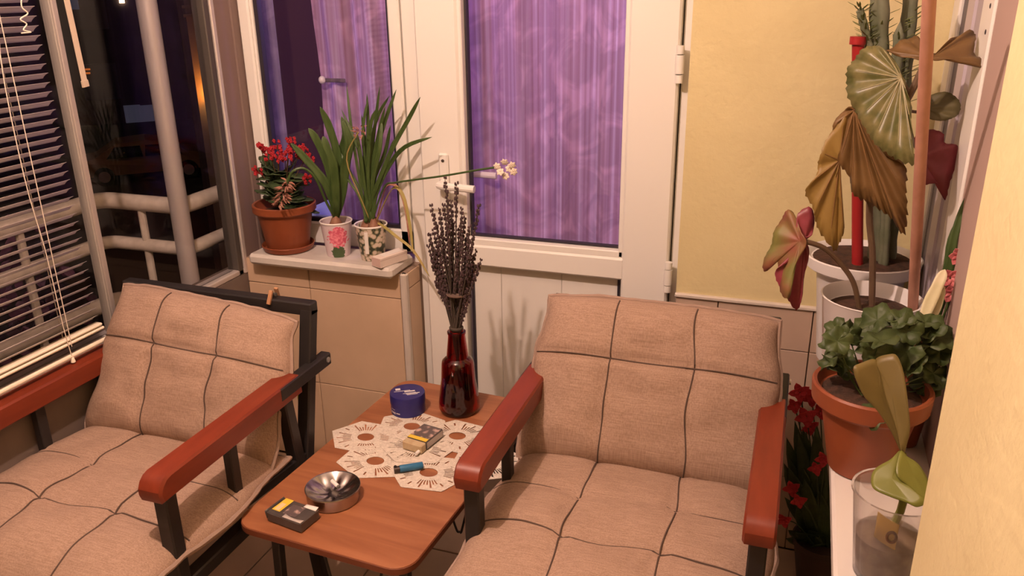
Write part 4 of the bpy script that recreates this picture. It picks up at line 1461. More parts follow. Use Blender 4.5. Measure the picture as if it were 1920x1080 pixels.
def outline_leaf(root, org, outl, vein, Y0, tilt, m, name='leaf', pleat=0.004, npl=7, serr=0.012, solid=0.0012, cup=0.0, veins=None):
    """a broad leaf: outline points in photo pixels laid on a tilted plane through the vein point at depth Y0,
    pleated along its radiating veins"""
    p0 = atY(vein[0], vein[1], Y0)
    n = Vector(tilt).normalized()

    def onp(a, b):
        d = ray(a, b)
        return CAM + d * ((p0 - CAM).dot(n) / d.dot(n))
    ring = [onp(a, b) for a, b in outl]
    # resample smooth closed outline
    cl = []
    N = len(ring)
    for i in range(N):
        q0, q1, q2, q3 = ring[i - 1], ring[i], ring[(i + 1) % N], ring[(i + 2) % N]
        for k in range(6):
            t = k / 6
            cl.append(0.5 * ((2 * q1) + (q2 - q0) * t + (2 * q0 - 5 * q1 + 4 * q2 - q3) * t * t + (3 * q1 - q0 - 3 * q2 + q3) * t ** 3))
    K = len(cl)
    mb = MB()
    rows = [0.0, 0.2, 0.4, 0.6, 0.8, 1.0]
    vs = [p0]
    for s_ in rows[1:]:
        for k, q in enumerate(cl):
            f = s_ * (1 + (serr * math.sin(k * 2.4) if s_ == 1.0 else 0))
            L = (q - p0).length
            ph = k / K * npl * 2 * PI
            vs.append(p0 + (q - p0) * f + n * (pleat * s_ * math.sin(ph) - cup * (L * f) ** 2 * 10))
    fs = [(0, 1 + k, 1 + (k + 1) % K) for k in range(K)]
    for r_ in range(len(rows) - 2):
        for k in range(K):
            a = 1 + r_ * K + k
            b = 1 + r_ * K + (k + 1) % K
            fs.append((a, b, b + K, a + K))
    mb.add(vs, fs)
    lf_ = mb.build(name, m, root, org, solid=solid, auto=60)
    if veins:
        for q in range(npl):
            k = int((q + 0.25) / npl * K) % K
            side = n if n.dot(CAM - p0) > 0 else -n
            pts = [p0 + side * 0.001] + [vs[1 + r_ * K + k] + side * 0.0012 for r_ in range(len(rows) - 2)]
            MB().tube(pts, [0.0016, 0.0014, 0.0012, 0.0009, 0.0006], 5).build('vein', veins, lf_, org)
    return lf_


# back white pot with euphorbia and a red tube
pb = Vector((0.168, 2.045, SZ))
eu = thing('potted_euphorbia', pb, 'tall grey green column cactus with small leaves in the wide rimmed white pot', 'potted plant')
rb_ = 0.128
zb_ = atY(1628, 478, 2.045).z - SZ
MB().lathe([(0.070, 0.0), (0.076, 0.004), (0.100, zb_ - 0.045), (0.102, zb_ - 0.04), (0.117, zb_ - 0.036), (rb_, zb_ - 0.028), (rb_ + 0.004, zb_ - 0.002), (rb_, zb_), (rb_ - 0.006, zb_ - 0.003), (rb_ - 0.012, zb_ - 0.012), (0.001, zb_ - 0.013)], 44, pb).build('pot', white_plastic, eu, pb)
sr = rb_ - 0.013
MB().lathe([(sr, zb_ - 0.0125), (sr * 0.7, zb_ - 0.006), (0.02, zb_ - 0.001), (0.001, zb_)], 28, pb).build('soil', soil, eu, pb)
eu_m = mat('euphorbia_green', (0.11, 0.13, 0.075), 0.6, col2=(0.17, 0.18, 0.12), nscale=18)
eu_l = mat('euphorbia_leaf', (0.14, 0.17, 0.05), 0.5)


def column(p0, p1, r_, lobes=3):
    p0 = Vector(p0)
    p1 = Vector(p1)
    d = (p1 - p0).normalized()
    sd = d.cross(Vector((0, 1, 0))).normalized()
    un = d.cross(sd)

    def fn(u, v):
        a = 2 * PI * u
        rr = r_ * (0.62 + 0.38 * abs(math.cos(a * lobes / 2))) * (1 + 0.08 * math.sin(v * 60)) * (1 if v < 0.95 else max(0.05, 1 - (v - 0.95) / 0.05))
        return p0.lerp(p1, v) + (sd * math.cos(a) + un * math.sin(a)) * rr
    return MB().grid(fn, 24, 40, closed_u=True)


random.seed(4)
cols = [((1650, 455, 2.03), (1652, -60, 1.93), 0.021), ((1672, 458, 2.06), (1712, -40, 1.98), 0.017), ((1662, 462, 2.0), (1688, 40, 1.93), 0.012), ((1640, 120, 1.95), (1612, 14, 1.93), 0.009)]
for i, (a, b, r_) in enumerate(cols):
    A = atY(*a)
    B = atY(*b)
    if i < 3:
        A.z = SZ + zb_ - 0.006
    cm = column(A, B, r_).build('column_stem', eu_m, eu, pb)
    lf = MB()
    d = (B - A)
    for k in range(46):
        t = random.uniform(0.55 if i < 3 else 0.2, 1.0)
        p = A + d * t
        an = random.choice((0.2, PI - 0.1, 4.4, 5.2)) + jit(0.3)
        dr = Vector((math.cos(an), math.sin(an) * 0.7, 0.45)).normalized()
        lf.blade([p + dr * r_ * 0.8, p + dr * (r_ + 0.008), p + dr * (r_ + 0.019)], 0.0022, dr.cross(Vector((0, 0, 1))), 0.2, n=1)
    tg = lf.build('small_leaves', eu_l, cm, pb, solid=0.0006)
    tg['kind'] = 'stuff'
rt0 = atY(1612, 462, 1.985)
rt1 = atY(1609, 72, 1.94)
rt = thing('red_tube', rt0, 'red plastic tube stuck upright in the soil of the cactus pot', 'plant stake')
rt0.z = SZ + zb_ - 0.005
rt.location = rt0
MB().tube([rt0, rt0.lerp(rt1, 0.5), rt1], 0.0125, 18).build('tube', mat('red_plastic', (0.33, 0.018, 0.02), 0.4), rt, rt0)
MB().tube([rt1 - Vector((0, 0, 0.012)), rt1 + Vector((0, 0, 0.004))], 0.0165, 18).build('collar', MATS['red_plastic'], rt, rt0)

# front white pot with begonia
pf_ = Vector((0.176, 1.79, SZ))
bg = thing('potted_begonia', pf_, 'tall begonia with large pleated leaves, red beneath, in the plain white pot', 'potted plant')
zf_ = atY(1636, 556, 1.79).z - SZ
rf_ = 0.102
MB().lathe([(0.066, 0.0), (0.071, 0.003), (rf_ - 0.003, zf_ - 0.004), (rf_, zf_), (rf_ - 0.003, zf_ + 0.001), (rf_ - 0.006, zf_ - 0.004), (rf_ - 0.014, zf_ - 0.030), (0.001, zf_ - 0.031)], 44, pf_).build('pot', white_plastic, bg, pf_)
MB().lathe([(rf_ - 0.0145, zf_ - 0.0305), (0.06, zf_ - 0.022), (0.001, zf_ - 0.02)], 28, pf_).build('soil', soil, bg, pf_)
zso = SZ + zf_ - 0.022
stem_b = mat('begonia_stem', (0.10, 0.055, 0.035), 0.6, col2=(0.14, 0.09, 0.05), nscale=20)


def stem(pxs, ys, r_, first=None):
    pts = [atY(a, b, y) for (a, b), y in zip(pxs, ys)]
    if first:
        pts[0].z = zso
    return MB().tube(smooth_path(pts, 5), r_, 9).build('stem', stem_b, bg, pf_)


stem([(1635, 572), (1636, 480), (1630, 400), (1640, 300), (1680, 220), (1706, 178), (1735, 118)], [1.79, 1.79, 1.785, 1.78, 1.77, 1.765, 1.76], 0.0068, True)
stem([(1612, 570), (1600, 530), (1575, 493), (1545, 465), (1512, 453)], [1.77, 1.76, 1.75, 1.735, 1.72], 0.0055, True)
stem([(1706, 178), (1700, 165), (1692, 150)], [1.765, 1.755, 1.74], 0.003)
stem([(1642, 300), (1625, 250), (1602, 205)], [1.78, 1.77, 1.755], 0.003)
stem([(1640, 310), (1600, 290), (1574, 300)], [1.78, 1.765, 1.75], 0.003)
stem([(1690, 205), (1720, 210), (1735, 205)], [1.77, 1.80, 1.82], 0.003)
stem([(1660, 270), (1700, 285), (1730, 300)], [1.78, 1.81, 1.83], 0.003)
bg_green = mat('begonia_green', (0.085, 0.090, 0.026), 0.36, col2=(0.17, 0.15, 0.06), nscale=45)
bg_brown = mat('begonia_bronze', (0.105, 0.055, 0.016), 0.5, col2=(0.155, 0.085, 0.028), nscale=18)
bg_olive = mat('begonia_olive', (0.19, 0.115, 0.026), 0.5, col2=(0.25, 0.16, 0.04), nscale=16)
bg_red = mat('begonia_red', (0.16, 0.022, 0.028), 0.45, col2=(0.24, 0.04, 0.06), nscale=20)
bg_mix = mat('begonia_redgreen', (0.16, 0.15, 0.04), 0.5, col2=(0.22, 0.05, 0.04), nscale=14)
outline_leaf(bg, pf_, [(1692, 142), (1680, 118), (1655, 90), (1632, 86), (1606, 104), (1590, 130), (1586, 160), (1596, 195), (1612, 222), (1628, 252), (1650, 278), (1680, 298), (1712, 308), (1714, 280), (1710, 240), (1708, 200), (1700, 168)], (1690, 146), 1.735, (-0.45, -0.9, 0.35), bg_green, pleat=0.0045, npl=11, serr=0.022, veins=mat('pale_vein', (0.30, 0.27, 0.15), 0.5))
outline_leaf(bg, pf_, [(1600, 200), (1585, 205), (1566, 226), (1562, 258), (1572, 300), (1590, 330), (1600, 362), (1622, 378), (1650, 392), (1672, 412), (1695, 438), (1700, 400), (1700, 350), (1695, 310), (1660, 290), (1630, 250), (1618, 215)], (1602, 206), 1.757, (-0.25, -0.95, 0.1), bg_brown, pleat=0.007, npl=9, serr=0.022, veins=mat('bronze_vein', (0.19, 0.10, 0.035), 0.5))
outline_leaf(bg, pf_, [(1590, 212), (1570, 235), (1545, 270), (1535, 300), (1532, 325), (1510, 357), (1522, 385), (1528, 410), (1540, 440), (1566, 470), (1574, 455), (1583, 425), (1580, 400), (1572, 370), (1566, 335), (1574, 310), (1582, 280), (1592, 245)], (1574, 300), 1.75, (0.25, -0.95, 0.1), bg_olive, pleat=0.004, npl=9, serr=0.022, veins=MATS['bronze_vein'])
outline_leaf(bg, pf_, [(1512, 452), (1500, 430), (1484, 395), (1470, 402), (1456, 425), (1448, 452), (1436, 478), (1432, 508), (1445, 500), (1456, 485), (1462, 540), (1478, 560), (1485, 520), (1500, 480)], (1500, 452), 1.715, (-0.5, -0.8, 0.3), bg_mix, pleat=0.004, npl=7)
outline_leaf(bg, pf_, [(1505, 445), (1522, 440), (1528, 415), (1518, 388), (1498, 400), (1492, 425), (1488, 460), (1478, 490), (1456, 505), (1458, 530), (1475, 558), (1494, 582), (1502, 560), (1508, 525), (1514, 490), (1516, 462)], (1508, 452), 1.735, (0.35, -0.9, 0.2), bg_red, pleat=0.004, npl=7)
outline_leaf(bg, pf_, [(1745, 108), (1760, 95), (1785, 72), (1812, 60), (1830, 62), (1826, 92), (1838, 112), (1845, 126), (1815, 118), (1780, 114)], (1748, 107), 1.75, (0.1, -0.55, 0.85), bg_brown, pleat=0.004, npl=7)
outline_leaf(bg, pf_, [(1742, 108), (1735, 88), (1720, 70), (1700, 72), (1680, 84), (1662, 96), (1685, 104), (1715, 112)], (1738, 106), 1.745, (-0.2, -0.5, 0.85), bg_brown, pleat=0.003, npl=5)
outline_leaf(bg, pf_, [(1728, 200), (1745, 178), (1775, 173), (1796, 185), (1801, 205), (1790, 220), (1768, 226), (1740, 222)], (1735, 202), 1.82, (-0.1, -0.9, 0.4), mat('begonia_dull_green', (0.085, 0.072, 0.028), 0.5), pleat=0.002, npl=5)
outline_leaf(bg, pf_, [(1722, 300), (1712, 262), (1740, 243), (1768, 250), (1772, 268), (1795, 274), (1792, 310), (1780, 345), (1772, 375), (1758, 345), (1728, 344)], (1725, 295), 1.83, (0.0, -0.95, 0.2), bg_red, pleat=0.003, npl=5)
# wooden stake
s0_ = atY(1712, 575, 1.80)
s1_ = atY(1744, -30, 1.47)
s0_.z = zso
sk2 = thing('wooden_stake', s0_, 'pinkish wooden stake leaning up from the begonia pot', 'plant stake')
MB().tube([s0_, s0_.lerp(s1_, 0.5), s1_], 0.0105, 12).build('stake', mat('stake_wood', (0.50, 0.26, 0.19), 0.6, col2=(0.42, 0.21, 0.15), nscale=10, stretch=(5, 5, 1)), sk2, s0_)

# terracotta pot with geranium
pt_ = Vector((0.174, 1.535, SZ))
ge = thing('potted_geranium', pt_, 'terracotta pot of leafy green geranium on the plant sill', 'potted plant')
MB().lathe([(0.055, 0.0), (0.060, 0.003), (0.086, 0.135), (0.090, 0.138), (0.100, 0.140), (0.105, 0.146), (0.107, 0.178), (0.104, 0.182), (0.098, 0.180), (0.092, 0.160), (0.001, 0.158)], 44, pt_).build('pot', terracotta, ge, pt_)
MB().lathe([(0.0925, 0.159), (0.06, 0.166), (0.001, 0.168)], 24, pt_).build('soil', soil, ge, pt_)
ger_leaf = mat('geranium_leaf', (0.032, 0.052, 0.012), 0.55, col2=(0.055, 0.078, 0.02), nscale=25)
random.seed(31)
gpts = [(1570, 640), (1560, 655), (1590, 625), (1610, 605), (1630, 620), (1650, 640), (1640, 660), (1615, 650), (1595, 665), (1580, 680), (1565, 690), (1610, 690), (1665, 615), (1690, 600), (1700, 620), (1680, 640), (1660, 670), (1700, 660), (1730, 640), (1745, 620), (1760, 635), (1770, 660), (1740, 670), (1720, 690), (1750, 700), (1765, 720), (1735, 730), (1715, 720), (1760, 750), (1620, 630), (1645, 600), (1735, 605), (1690, 700), (1560, 675), (1640, 780), (1720, 760), (1570, 620), (1600, 700), (1630, 690), (1670, 690)]
for i, (px_, py_) in enumerate(gpts):
    if i in (3, 8, 11, 12, 16, 22, 27, 29, 32, 37, 38):
        continue
    yy = 1.53 + random.uniform(-0.07, 0.06) + (0.05 if py_ < 640 else 0)
    if i == 34:
        yy = 1.45
    if px_ > 1725:
        yy = max(yy, 1.57)
    c = atY(px_, py_, yy)
    if c.x > XR - 0.012:
        c.x = XR - 0.012 - random.uniform(0, 0.02)
    b0_ = pt_ + Vector((jit(0.03), jit(0.03), 0.165))
    mid = b0_.lerp(c, 0.6) + Vector((0, 0, -0.004))
    sm_ = MB().tube([b0_, mid, c], 0.0014, 5).build('leaf_stalk', leaf_blade, ge, pt_)
    nrm = Vector((-0.25 + jit(0.8), -0.5 + jit(0.5), 0.7)).normalized()
    sx_ = nrm.orthogonal().normalized()
    sy_ = nrm.cross(sx_)
    rl_ = random.uniform(0.028, 0.040)
    mb = MB()
    K = 28
    vs = [c]
    for s_ in (0.5, 1.0):
        for k in range(K):
            a = 2 * PI * k / K
            rr = rl_ * s_ * (0.84 + 0.10 * math.cos(a * 5) + 0.05 * math.cos(a * 11 + i)) * (0.55 if abs(a - PI) < 0.12 else 1)
            vs.append(c + (sx_ * math.cos(a) + sy_ * math.sin(a)) * rr + nrm * (0.004 * s_ * math.sin(a * 5) + 0.006 * s_ * s_))
    fs = [(0, 1 + k, 1 + (k + 1) % K) for k in range(K)] + [(1 + k, 1 + (k + 1) % K, 1 + K + (k + 1) % K, 1 + K + k) for k in range(K)]
    mb.add(vs, fs).build('leaf', ger_leaf, sm_, pt_, solid=0.0008)
fo = atY(1712, 640, 1.57)
MB().tube([pt_ + Vector((0.02, 0.02, 0.165)), fo], 0.0012, 5).build('flower_stalk', leaf_blade, ge, pt_)
fb = MB()
for pe in range(5):
    an = pe * 1.257
    pd = Vector((math.cos(an), -0.3, math.sin(an) * 0.7))
    fb.blade([fo, fo + pd * 0.008, fo + pd * 0.017], 0.007, Vector((-math.sin(an), 0, math.cos(an))), 0.2)
fb.build('blossom', mat('salmon_petal', (0.62, 0.22, 0.13), 0.6), ge, pt_, solid=0.0006)

# orchid in a clear cup
po = Vector((0.196, 1.215, SZ))
oc = thing('potted_orchid', po, 'orchid with thick green leaves in a clear plastic cup at the wall corner', 'potted plant')
cupg = mat('clear_plastic', (0.86, 0.84, 0.84), 0.12, trans=0.92, ior=1.12, alpha=0.75)
zc_ = 0.150
MB().lathe([(0.044, 0.0), (0.046, 0.002), (0.063, zc_), (0.066, zc_ + 0.002), (0.066, zc_ + 0.005), (0.062, zc_ + 0.005), (0.0615, zc_), (0.0445, 0.004), (0.001, 0.004)], 40, po).build('clear_cup', cupg, oc, po)
MB().lathe([(0.040, 0.006), (0.043, 0.010), (0.050, 0.075), (0.03, 0.088), (0.001, 0.090)], 24, po).build('bark_mix', mat('bark', (0.12, 0.075, 0.05), 0.9, col2=(0.22, 0.16, 0.11), nscale=45, bump=0.8, bscale=60), oc, po)
orch = mat('orchid_leaf', (0.12, 0.135, 0.018), 0.4, col2=(0.165, 0.165, 0.03), nscale=9)
orch2 = mat('orchid_leaf_old', (0.115, 0.085, 0.022), 0.45, col2=(0.15, 0.11, 0.032), nscale=9)
ob_ = atY(1692, 850, 1.25)


def half_leaf(outl, vein, Y0, tilt, m):
    outline_leaf(oc, po, outl, vein, Y0, tilt, m, pleat=0.001, npl=3, serr=0.0, solid=0.002)


# upright leaf, folded along its keel
half_leaf([(1692, 852), (1672, 812), (1645, 770), (1622, 745), (1606, 715), (1600, 690), (1612, 682), (1642, 674), (1650, 700), (1662, 750), (1680, 800)], (1650, 735), 1.285, (0.35, -0.9, 0.35), orch2)
half_leaf([(1692, 852), (1680, 800), (1662, 750), (1650, 700), (1642, 674), (1668, 664), (1682, 668), (1694, 700), (1702, 750), (1706, 800), (1700, 832)], (1672, 735), 1.272, (-0.45, -0.85, 0.35), orch2)
half_leaf([(1688, 846), (1670, 862), (1640, 880), (1633, 902), (1640, 918), (1665, 930), (1700, 942), (1720, 950), (1735, 940), (1705, 912), (1680, 888)], (1672, 898), 1.19, (-0.2, -0.5, 0.85), orch)
half_leaf([(1688, 846), (1680, 888), (1705, 912), (1735, 940), (1744, 925), (1740, 900), (1722, 872), (1702, 856)], (1712, 892), 1.195, (0.25, -0.55, 0.8), orch)
MB().tube(smooth_path([po + Vector((0.0, 0, 0.088)), po + Vector((0.012, 0.01, 0.13)), atY(1692, 850, 1.235)], 4), 0.006, 8).build('crown', orch, oc, po)
# yellow label inside the cup
yl_ = mat('label_yellow', (0.42, 0.26, 0.05), 0.5)
def lbl(u, v):
    a = R(-122 + 34 * u)
    return po + Vector((0.054 * math.cos(a), 0.054 * math.sin(a), 0.098 + 0.045 * v - 0.012 * u))
lbo = MB().grid(lbl, 8, 2).build('cup_label', yl_, oc, po, solid=0.0006)
rg_ = MB()
aq = R(-96)
rc = po + Vector((0.0556 * math.cos(aq), 0.0556 * math.sin(aq), 0.108))
rg_.tube([rc + Vector((0.0065 * math.cos(t), 0, 0.009 * math.sin(t))) for t in [2 * PI * k / 20 for k in range(21)]], 0.0022, 6, cap=False)
rg_.build('printed_letter', mat('label_brown', (0.10, 0.045, 0.015), 0.5), lbo, po)

# pink and white flower by the wall edge
pk_ = Vector((0.262, 1.66, SZ))
hp_ = thing('potted_pink_flower', pk_, 'pink flower with white petals and upright green leaves beside the side window', 'potted plant')
MB().lathe([(0.024, 0.0), (0.026, 0.002), (0.035, 0.075), (0.037, 0.078), (0.034, 0.079), (0.031, 0.066), (0.001, 0.065)], 28, pk_).build('pot', terracotta, hp_, pk_)
bs = pk_ + Vector((0, 0, 0.066))
pink_m = mat('pink_petal', (0.45, 0.09, 0.10), 0.6, col2=(0.62, 0.22, 0.22), nscale=30)
wpet = mat('cream_petal', (0.70, 0.64, 0.46), 0.55, col2=(0.55, 0.52, 0.30), nscale=20)
for pxs, ys, w_ in (([(1775, 520), (1790, 440), (1822, 350)], [1.68, 1.69, 1.71], 0.008), ([(1770, 530), (1783, 450), (1808, 400)], [1.69, 1.70, 1.71], 0.007), ([(1780, 520), (1800, 460), (1832, 400)], [1.70, 1.72, 1.74], 0.007)):
    px_blade(hp_, pk_, pxs, ys, w_, leaf_blade, start=bs)
for px_, py_, yy in ((1782, 520, 1.66), (1790, 540, 1.665), (1798, 480, 1.68), (1785, 550, 1.66)):
    c = atY(px_, py_, yy)
    f_ = MB()
    MB().tube([bs, bs.lerp(c, 0.5) + Vector((0, 0, 0.01)), c], 0.002, 6).build('flower_stalk', leaf_blade, hp_, pk_)
    for pe in range(6):
        an = pe * PI / 3
        pd = Vector((math.cos(an), -0.35, math.sin(an)))
        f_.blade([c, c + pd * 0.010, c + pd * 0.019], 0.008, Vector((-math.sin(an), 0, math.cos(an))), 0.2)
    f_.build('blossom', pink_m, hp_, pk_, solid=0.0008)
px_blade(hp_, pk_, [(1728, 606), (1742, 570), (1758, 535), (1772, 505)], [1.60, 1.61, 1.62, 1.63], 0.011, wpet, name='cream_petal')
px_blade(hp_, pk_, [(1738, 610), (1752, 585), (1762, 560), (1768, 535)], [1.61, 1.615, 1.62, 1.63], 0.008, wpet, name='cream_petal')

# red flowering plant on the floor behind the right chair
pr_ = Vector((0.17, 2.07, 0))
rd = thing('potted_red_flower', pr_, 'red flowering plant in a dark pot on the floor under the plant sill', 'potted plant')
MB().lathe([(0.05, 0.0), (0.055, 0.003), (0.075, 0.13), (0.08, 0.133), (0.08, 0.15), (0.076, 0.15), (0.07, 0.135), (0.001, 0.134)], 32, pr_).build('pot', mat('dark_pot', (0.06, 0.035, 0.03), 0.5), rd, pr_)
red2 = mat('deep_red_petal', (0.42, 0.018, 0.03), 0.6, col2=(0.55, 0.03, 0.045), nscale=30)
random.seed(8)
for (px_, py_, yy, rr) in ((1500, 735, 2.04, 0.030), (1522, 745, 2.06, 0.028), (1512, 780, 2.02, 0.032), (1538, 770, 2.08, 0.026), (1490, 760, 2.04, 0.024), (1545, 860, 1.96, 0.024), (1530, 878, 1.96, 0.022), (1485, 915, 1.98, 0.026), (1498, 938, 1.96, 0.024), (1470, 975, 1.96, 0.024), (1520, 800, 2.04, 0.026)):
    c = atY(px_, py_, yy)
    b0_ = pr_ + Vector((jit(0.02), jit(0.02), 0.13))
    if c.z < 0.16:
        b0_.z = 0.14
    sm_ = MB().tube(smooth_path([b0_, b0_.lerp(c, 0.6) + Vector((0, 0, 0.02)), c], 4), 0.0018, 5).build('flower_stem', leaf_dark, rd, pr_)
    fb = MB()
    for pe in range(9):
        an = pe * 0.7 + jit(0.2)
        k_ = 1.0 if pe % 2 else 0.65
        pd = Vector((math.cos(an), -0.45 * (1.4 - k_), math.sin(an))).normalized()
        fb.blade([c, c + pd * rr * 0.5 * k_, c + pd * rr * k_], rr * 0.34, pd.cross(Vector((0, 1, 0))), 0.25)
    fb.build('flower_head', red2, sm_, pr_, solid=0.0008)
for k in range(44):  # dark leaves added to fill the gap in place of the chair's shade
    c = atY(random.uniform(1468, 1550), random.uniform(770, 1040), random.uniform(1.97, 2.1))
    b0_ = pr_ + Vector((jit(0.02), jit(0.02), 0.13))
    d = (c - b0_).normalized()
    MB().blade([b0_.lerp(c, t) for t in (0, .35, .7, 1)], 0.022, d.cross(Vector((0, 1, 0.2))), 0.2).build('leaf', leaf_dark, rd, pr_, solid=0.0008)

# yellow thing glimpsed behind the left chair
yp = Vector((atY(566, 745, 1.95).x, 1.95, 0))
ye = thing('yellow_bottle', yp, 'yellow plastic bottle on the floor glimpsed behind the chair frame', 'bottle')
zt_ = atY(566, 732, 1.95).z
MB().lathe([(0.014, 0.0), (0.015, 0.003), (0.015, zt_ * 0.72), (0.014, zt_ * 0.85), (0.012, zt_ * 0.9), (0.012, zt_ * 0.93)], 24, yp).build('body', mat('yellow_plastic', (0.62, 0.52, 0.04), 0.4), ye, yp)
MB().lathe([(0.013, zt_ * 0.93), (0.013, zt_), (0.012, zt_ + 0.002)], 18, yp).build('cap', MATS['yellow_plastic'], ye, yp)

# wooden peg clipped on the left chair's top rail
yr = (0.946 + 0.532) * S
zr_ = (0.737 + 0.015) * S
pgx = atY(511, 548, yr).x
pg = thing('clothes_peg', (pgx, yr, zr_ - 0.012), 'small wooden clothes peg clipped on the top rail of the armchair by the blind', 'peg')
peg_w = mat('peg_wood', (0.42, 0.22, 0.11), 0.7, col2=(0.34, 0.17, 0.085), nscale=40)
for sy in (-1, 1):
    MB().bar((pgx, yr + sy * 0.0225, zr_ - 0.012), (pgx + 0.004, yr + sy * 0.010, zr_ + 0.022), 0.010, 0.007, up=(0, 1, 0)).build('jaw', peg_w, pg, pg.location)
MB().tube([(pgx - 0.006, yr, zr_ + 0.008), (pgx + 0.010, yr, zr_ + 0.008)], 0.005, 10).build('spring', alu_dark, pg, pg.location)

# ------------------------------------------------------------------ ceiling lamp (above the frame)
cl = thing('ceiling_lamp', (LAMP.x, LAMP.y, ZC), 'small ceiling lamp with a bare warm bulb above the armchairs', 'lamp')
MB().lathe([(0.06, ZC), (0.06, ZC - 0.015), (0.03, ZC - 0.03), (0.02, ZC - 0.06), (0.02, LAMP.z + 0.07)], 24, (LAMP.x, LAMP.y, 0)).build('lamp_holder', white_plastic, cl, cl.location)

# ------------------------------------------------------------------ the street outside
asphalt = mat('asphalt', (0.05, 0.045, 0.042), 0.9, col2=(0.035, 0.03, 0.03), nscale=0.6)
tag(MB().box((-90, -10, STREET_Z - 0.3), (-3.5, 90, STREET_Z)).build('ground', asphalt), 'dark street below the balcony at night', 'street', kind='structure')
cc = atZ(278, 333, STREET_Z)
fdir = Vector((cc.x, cc.y, 0)).normalized()
sdir = Vector((fdir.y, -fdir.x, 0))
car = thing('parked_car', cc, 'tan parked car down in the dark street', 'car', rz=math.atan2(sdir.y, sdir.x))
carp = mat('car_paint', (0.42, 0.24, 0.12), 0.35, metal=0.3)
prof = [(-2.15, 0.35), (-2.2, 0.6), (-2.1, 0.85), (-1.55, 0.95), (-0.85, 1.38), (0.1, 1.45), (0.8, 1.32), (1.35, 0.98), (2.0, 0.85), (2.2, 0.62), (2.15, 0.35)]
vs = []
for yy_, ins in ((-0.85, 0.0), (-0.78, 0.06), (0.78, 0.06), (0.85, 0.0)):
    pass
def carring(y_, k):
    return [(x * (1 - 0.0 * k), y_ * (1 if z < 0.9 else 0.82), z) for x, z in prof]
r1 = carring(-0.85, 0)
r2 = carring(0.85, 0)
n = len(prof)
fs = [(j, (j + 1) % n, n + (j + 1) % n, n + j) for j in range(n)] + [tuple(range(n)), tuple(range(n, 2 * n))]
MB().add(r1 + r2, fs).build('car_body', carp, car, smooth=False)
cg = mat('car_glass', (0.015, 0.015, 0.02), 0.1)
for (xa, xb) in ((-0.95, -0.05), (0.02, 0.95)):
    MB().add([(xa - (0.25 if xa < -0.5 else 0), -0.845, 0.92), (xb + (0.25 if xb > 0.5 else 0), -0.845, 0.92), (xb - 0.05, -0.72, 1.28), (xa + 0.05, -0.72, 1.28)], [(0, 1, 2, 3)]).build('side_window', cg, car, solid=0.02)
for xw in (-1.35, 1.35):
    wv = MB().tube([(xw, -0.88, 0.33), (xw, -0.68, 0.33)], 0.33, 20).build('wheel', mat('tyre', (0.015, 0.015, 0.015), 0.8), car)
    MB().tube([(xw, -0.90, 0.33), (xw, -0.87, 0.33)], 0.19, 16).build('hubcap', alu, wv)
point_light('street_lamp_light', cc + Vector((2.0, -5.5, 5.0)), (1.0, 0.38, 0.14), 55, 0.2)
# far building
fb_m = mat('far_facade', (0.10, 0.07, 0.075), 0.9, col2=(0.07, 0.05, 0.055), nscale=0.4)
bpos = CAM + fdir * 46
bpos.z = STREET_Z
fbld = thing('apartment_building', bpos, 'dark apartment building across the street with a few dim windows', 'building', rz=math.atan2(sdir.y, sdir.x))
MB().box((-22, 0, 0), (17, 8, 16)).build('wall', fb_m, fbld, smooth=False)
dimw = mat('dim_window', (0.10, 0.10, 0.16), 0.3)
inv = Matrix.Rotation(-math.atan2(sdir.y, sdir.x), 4, 'Z')
litw = emission_mat('dim_lit_window', (0.55, 0.50, 0.75), 0.055)
orw = emission_mat('orange_lit_window', (1.0, 0.22, 0.03), 0.5)
whw = emission_mat('bright_lamp', (1.0, 0.75, 0.45), 6.0)
def on_facade(px_, py_):
    d = ray(px_, py_)
    t = (bpos - CAM).dot(fdir) / d.dot(fdir)
    return inv @ (CAM + d * t - bpos)
for (xa, ya, xb, yb, m_, nm) in ((238, 196, 262, 238, litw, 'lit_shutter'), (264, 196, 290, 238, litw, 'lit_shutter'), (150, 128, 169, 132, orw, 'lit_window'), (155, 135, 169, 139, orw, 'lit_window'), (224, 0, 233, 6, whw, 'wall_lamp'), (134, -10, 144, 18, litw, 'lit_window'), (20, 145, 26, 149, litw, 'lit_window')):
    p, q = on_facade(xa, yb), on_facade(xb, ya)
    MB().box((p.x, -0.12, p.z), (q.x, 0.0, q.z)).build(nm, m_, fbld, smooth=False)
for i in range(6):
    for j in range(4):
        MB().box((-19 + i * 5.6, -0.06, 1.2 + j * 3.3), (-17.4 + i * 5.6, 0.0, 2.9 + j * 3.3)).build('window', dimw, fbld, smooth=False)
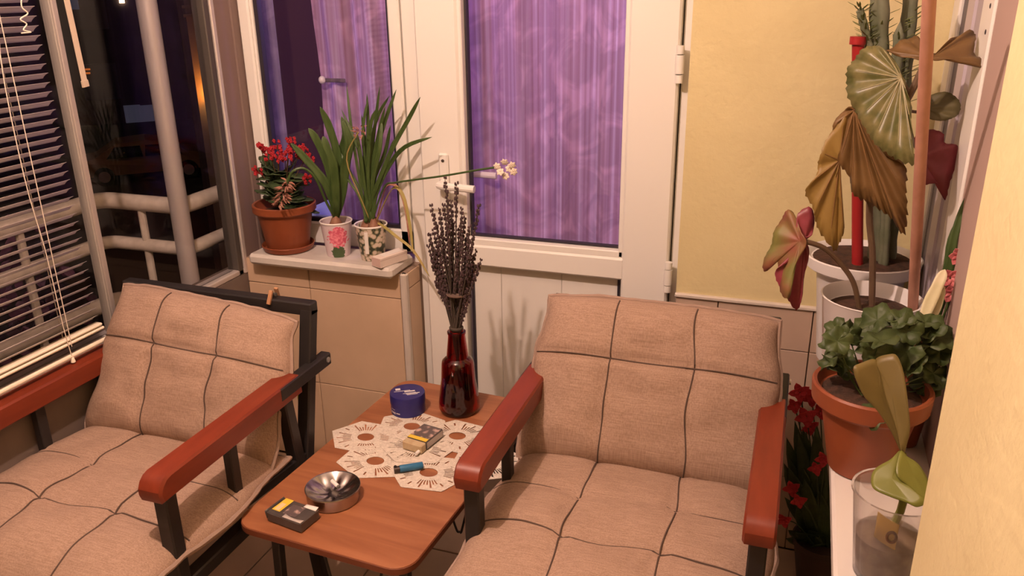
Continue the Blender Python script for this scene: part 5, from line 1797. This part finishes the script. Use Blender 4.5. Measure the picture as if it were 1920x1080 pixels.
# lamp-lit pillar
pdir = ray(392, 190)
pdir.z = 0
pil = CAM + ray(385, 100) * (11.0 / ray(385, 100).length)
pbase = Vector((pil.x, pil.y, STREET_Z))
pill = thing('lit_house_corner', pbase, 'house corner glowing orange above a small wall lamp outside', 'building', rz=math.atan2(sdir.y, sdir.x))
MB().box((-0.16, 0.0, 0), (1.6, 1.5, 9.0)).build('wall_corner', mat('orange_plaster', (0.55, 0.36, 0.22), 0.9, col2=(0.45, 0.28, 0.17), nscale=3), pill, smooth=False)
lp = CAM + ray(397, 184) * ((pil - CAM).dot(fdir) / ray(397, 184).dot(fdir)) - fdir * 0.12
rel = inv @ (lp - pbase)
for zz_ in (rel.z + 0.95, rel.z + 1.05):
    MB().box((-0.19, -0.03, zz_), (1.6, 0.0, zz_ + 0.035)).build('moulding', MATS['orange_plaster'], pill, smooth=False)
wlp = MB().box((rel.x - 0.05, rel.y - 0.03, rel.z - 0.02), (rel.x + 0.09, rel.y + 0.05, rel.z + 0.02)).build('wall_lamp', emission_mat('wall_lamp_glow', (1, 0.62, 0.25), 12), pill, smooth=False)
point_light('wall_lamp_light', lp + Vector((0, 0, 0.08)) - fdir * 0.03, (1.0, 0.36, 0.05), 5.0, 0.03)
# purple shrub below the left end of the railing
shc = Vector((-2.9, 1.85, 0.40))
sh = thing('purple_shrub', shc + Vector((0, 0, -0.7)), 'dark purple leafed shrub outside the railing behind the blind', 'shrub')
MB().tube([shc + Vector((0, 0, -0.7)), shc], 0.015, 8).build('trunk', lv_stem, sh, sh.location)
MB().box((shc.x - 0.3, shc.y - 0.6, -0.62), (shc.x + 0.3, shc.y + 0.6, -0.45)).build('planter', mat('planter_dark', (0.08, 0.06, 0.06), 0.7), sh, sh.location, smooth=False)
lfm = MB()
random.seed(77)
for k in range(700):
    p = shc + Vector((random.gauss(0, 0.16), random.gauss(0, 0.28), random.gauss(0.05, 0.17)))
    d = Vector((jit(1), jit(1), jit(1))).normalized()
    lfm.blade([p, p + d * 0.03, p + d * 0.06], 0.018, d.orthogonal(), 0.2, n=1)
tgs = lfm.build('foliage', mat('purple_leaf', (0.09, 0.02, 0.06), 0.6, col2=(0.14, 0.04, 0.09), nscale=8), sh, sh.location)
tgs['kind'] = 'stuff'
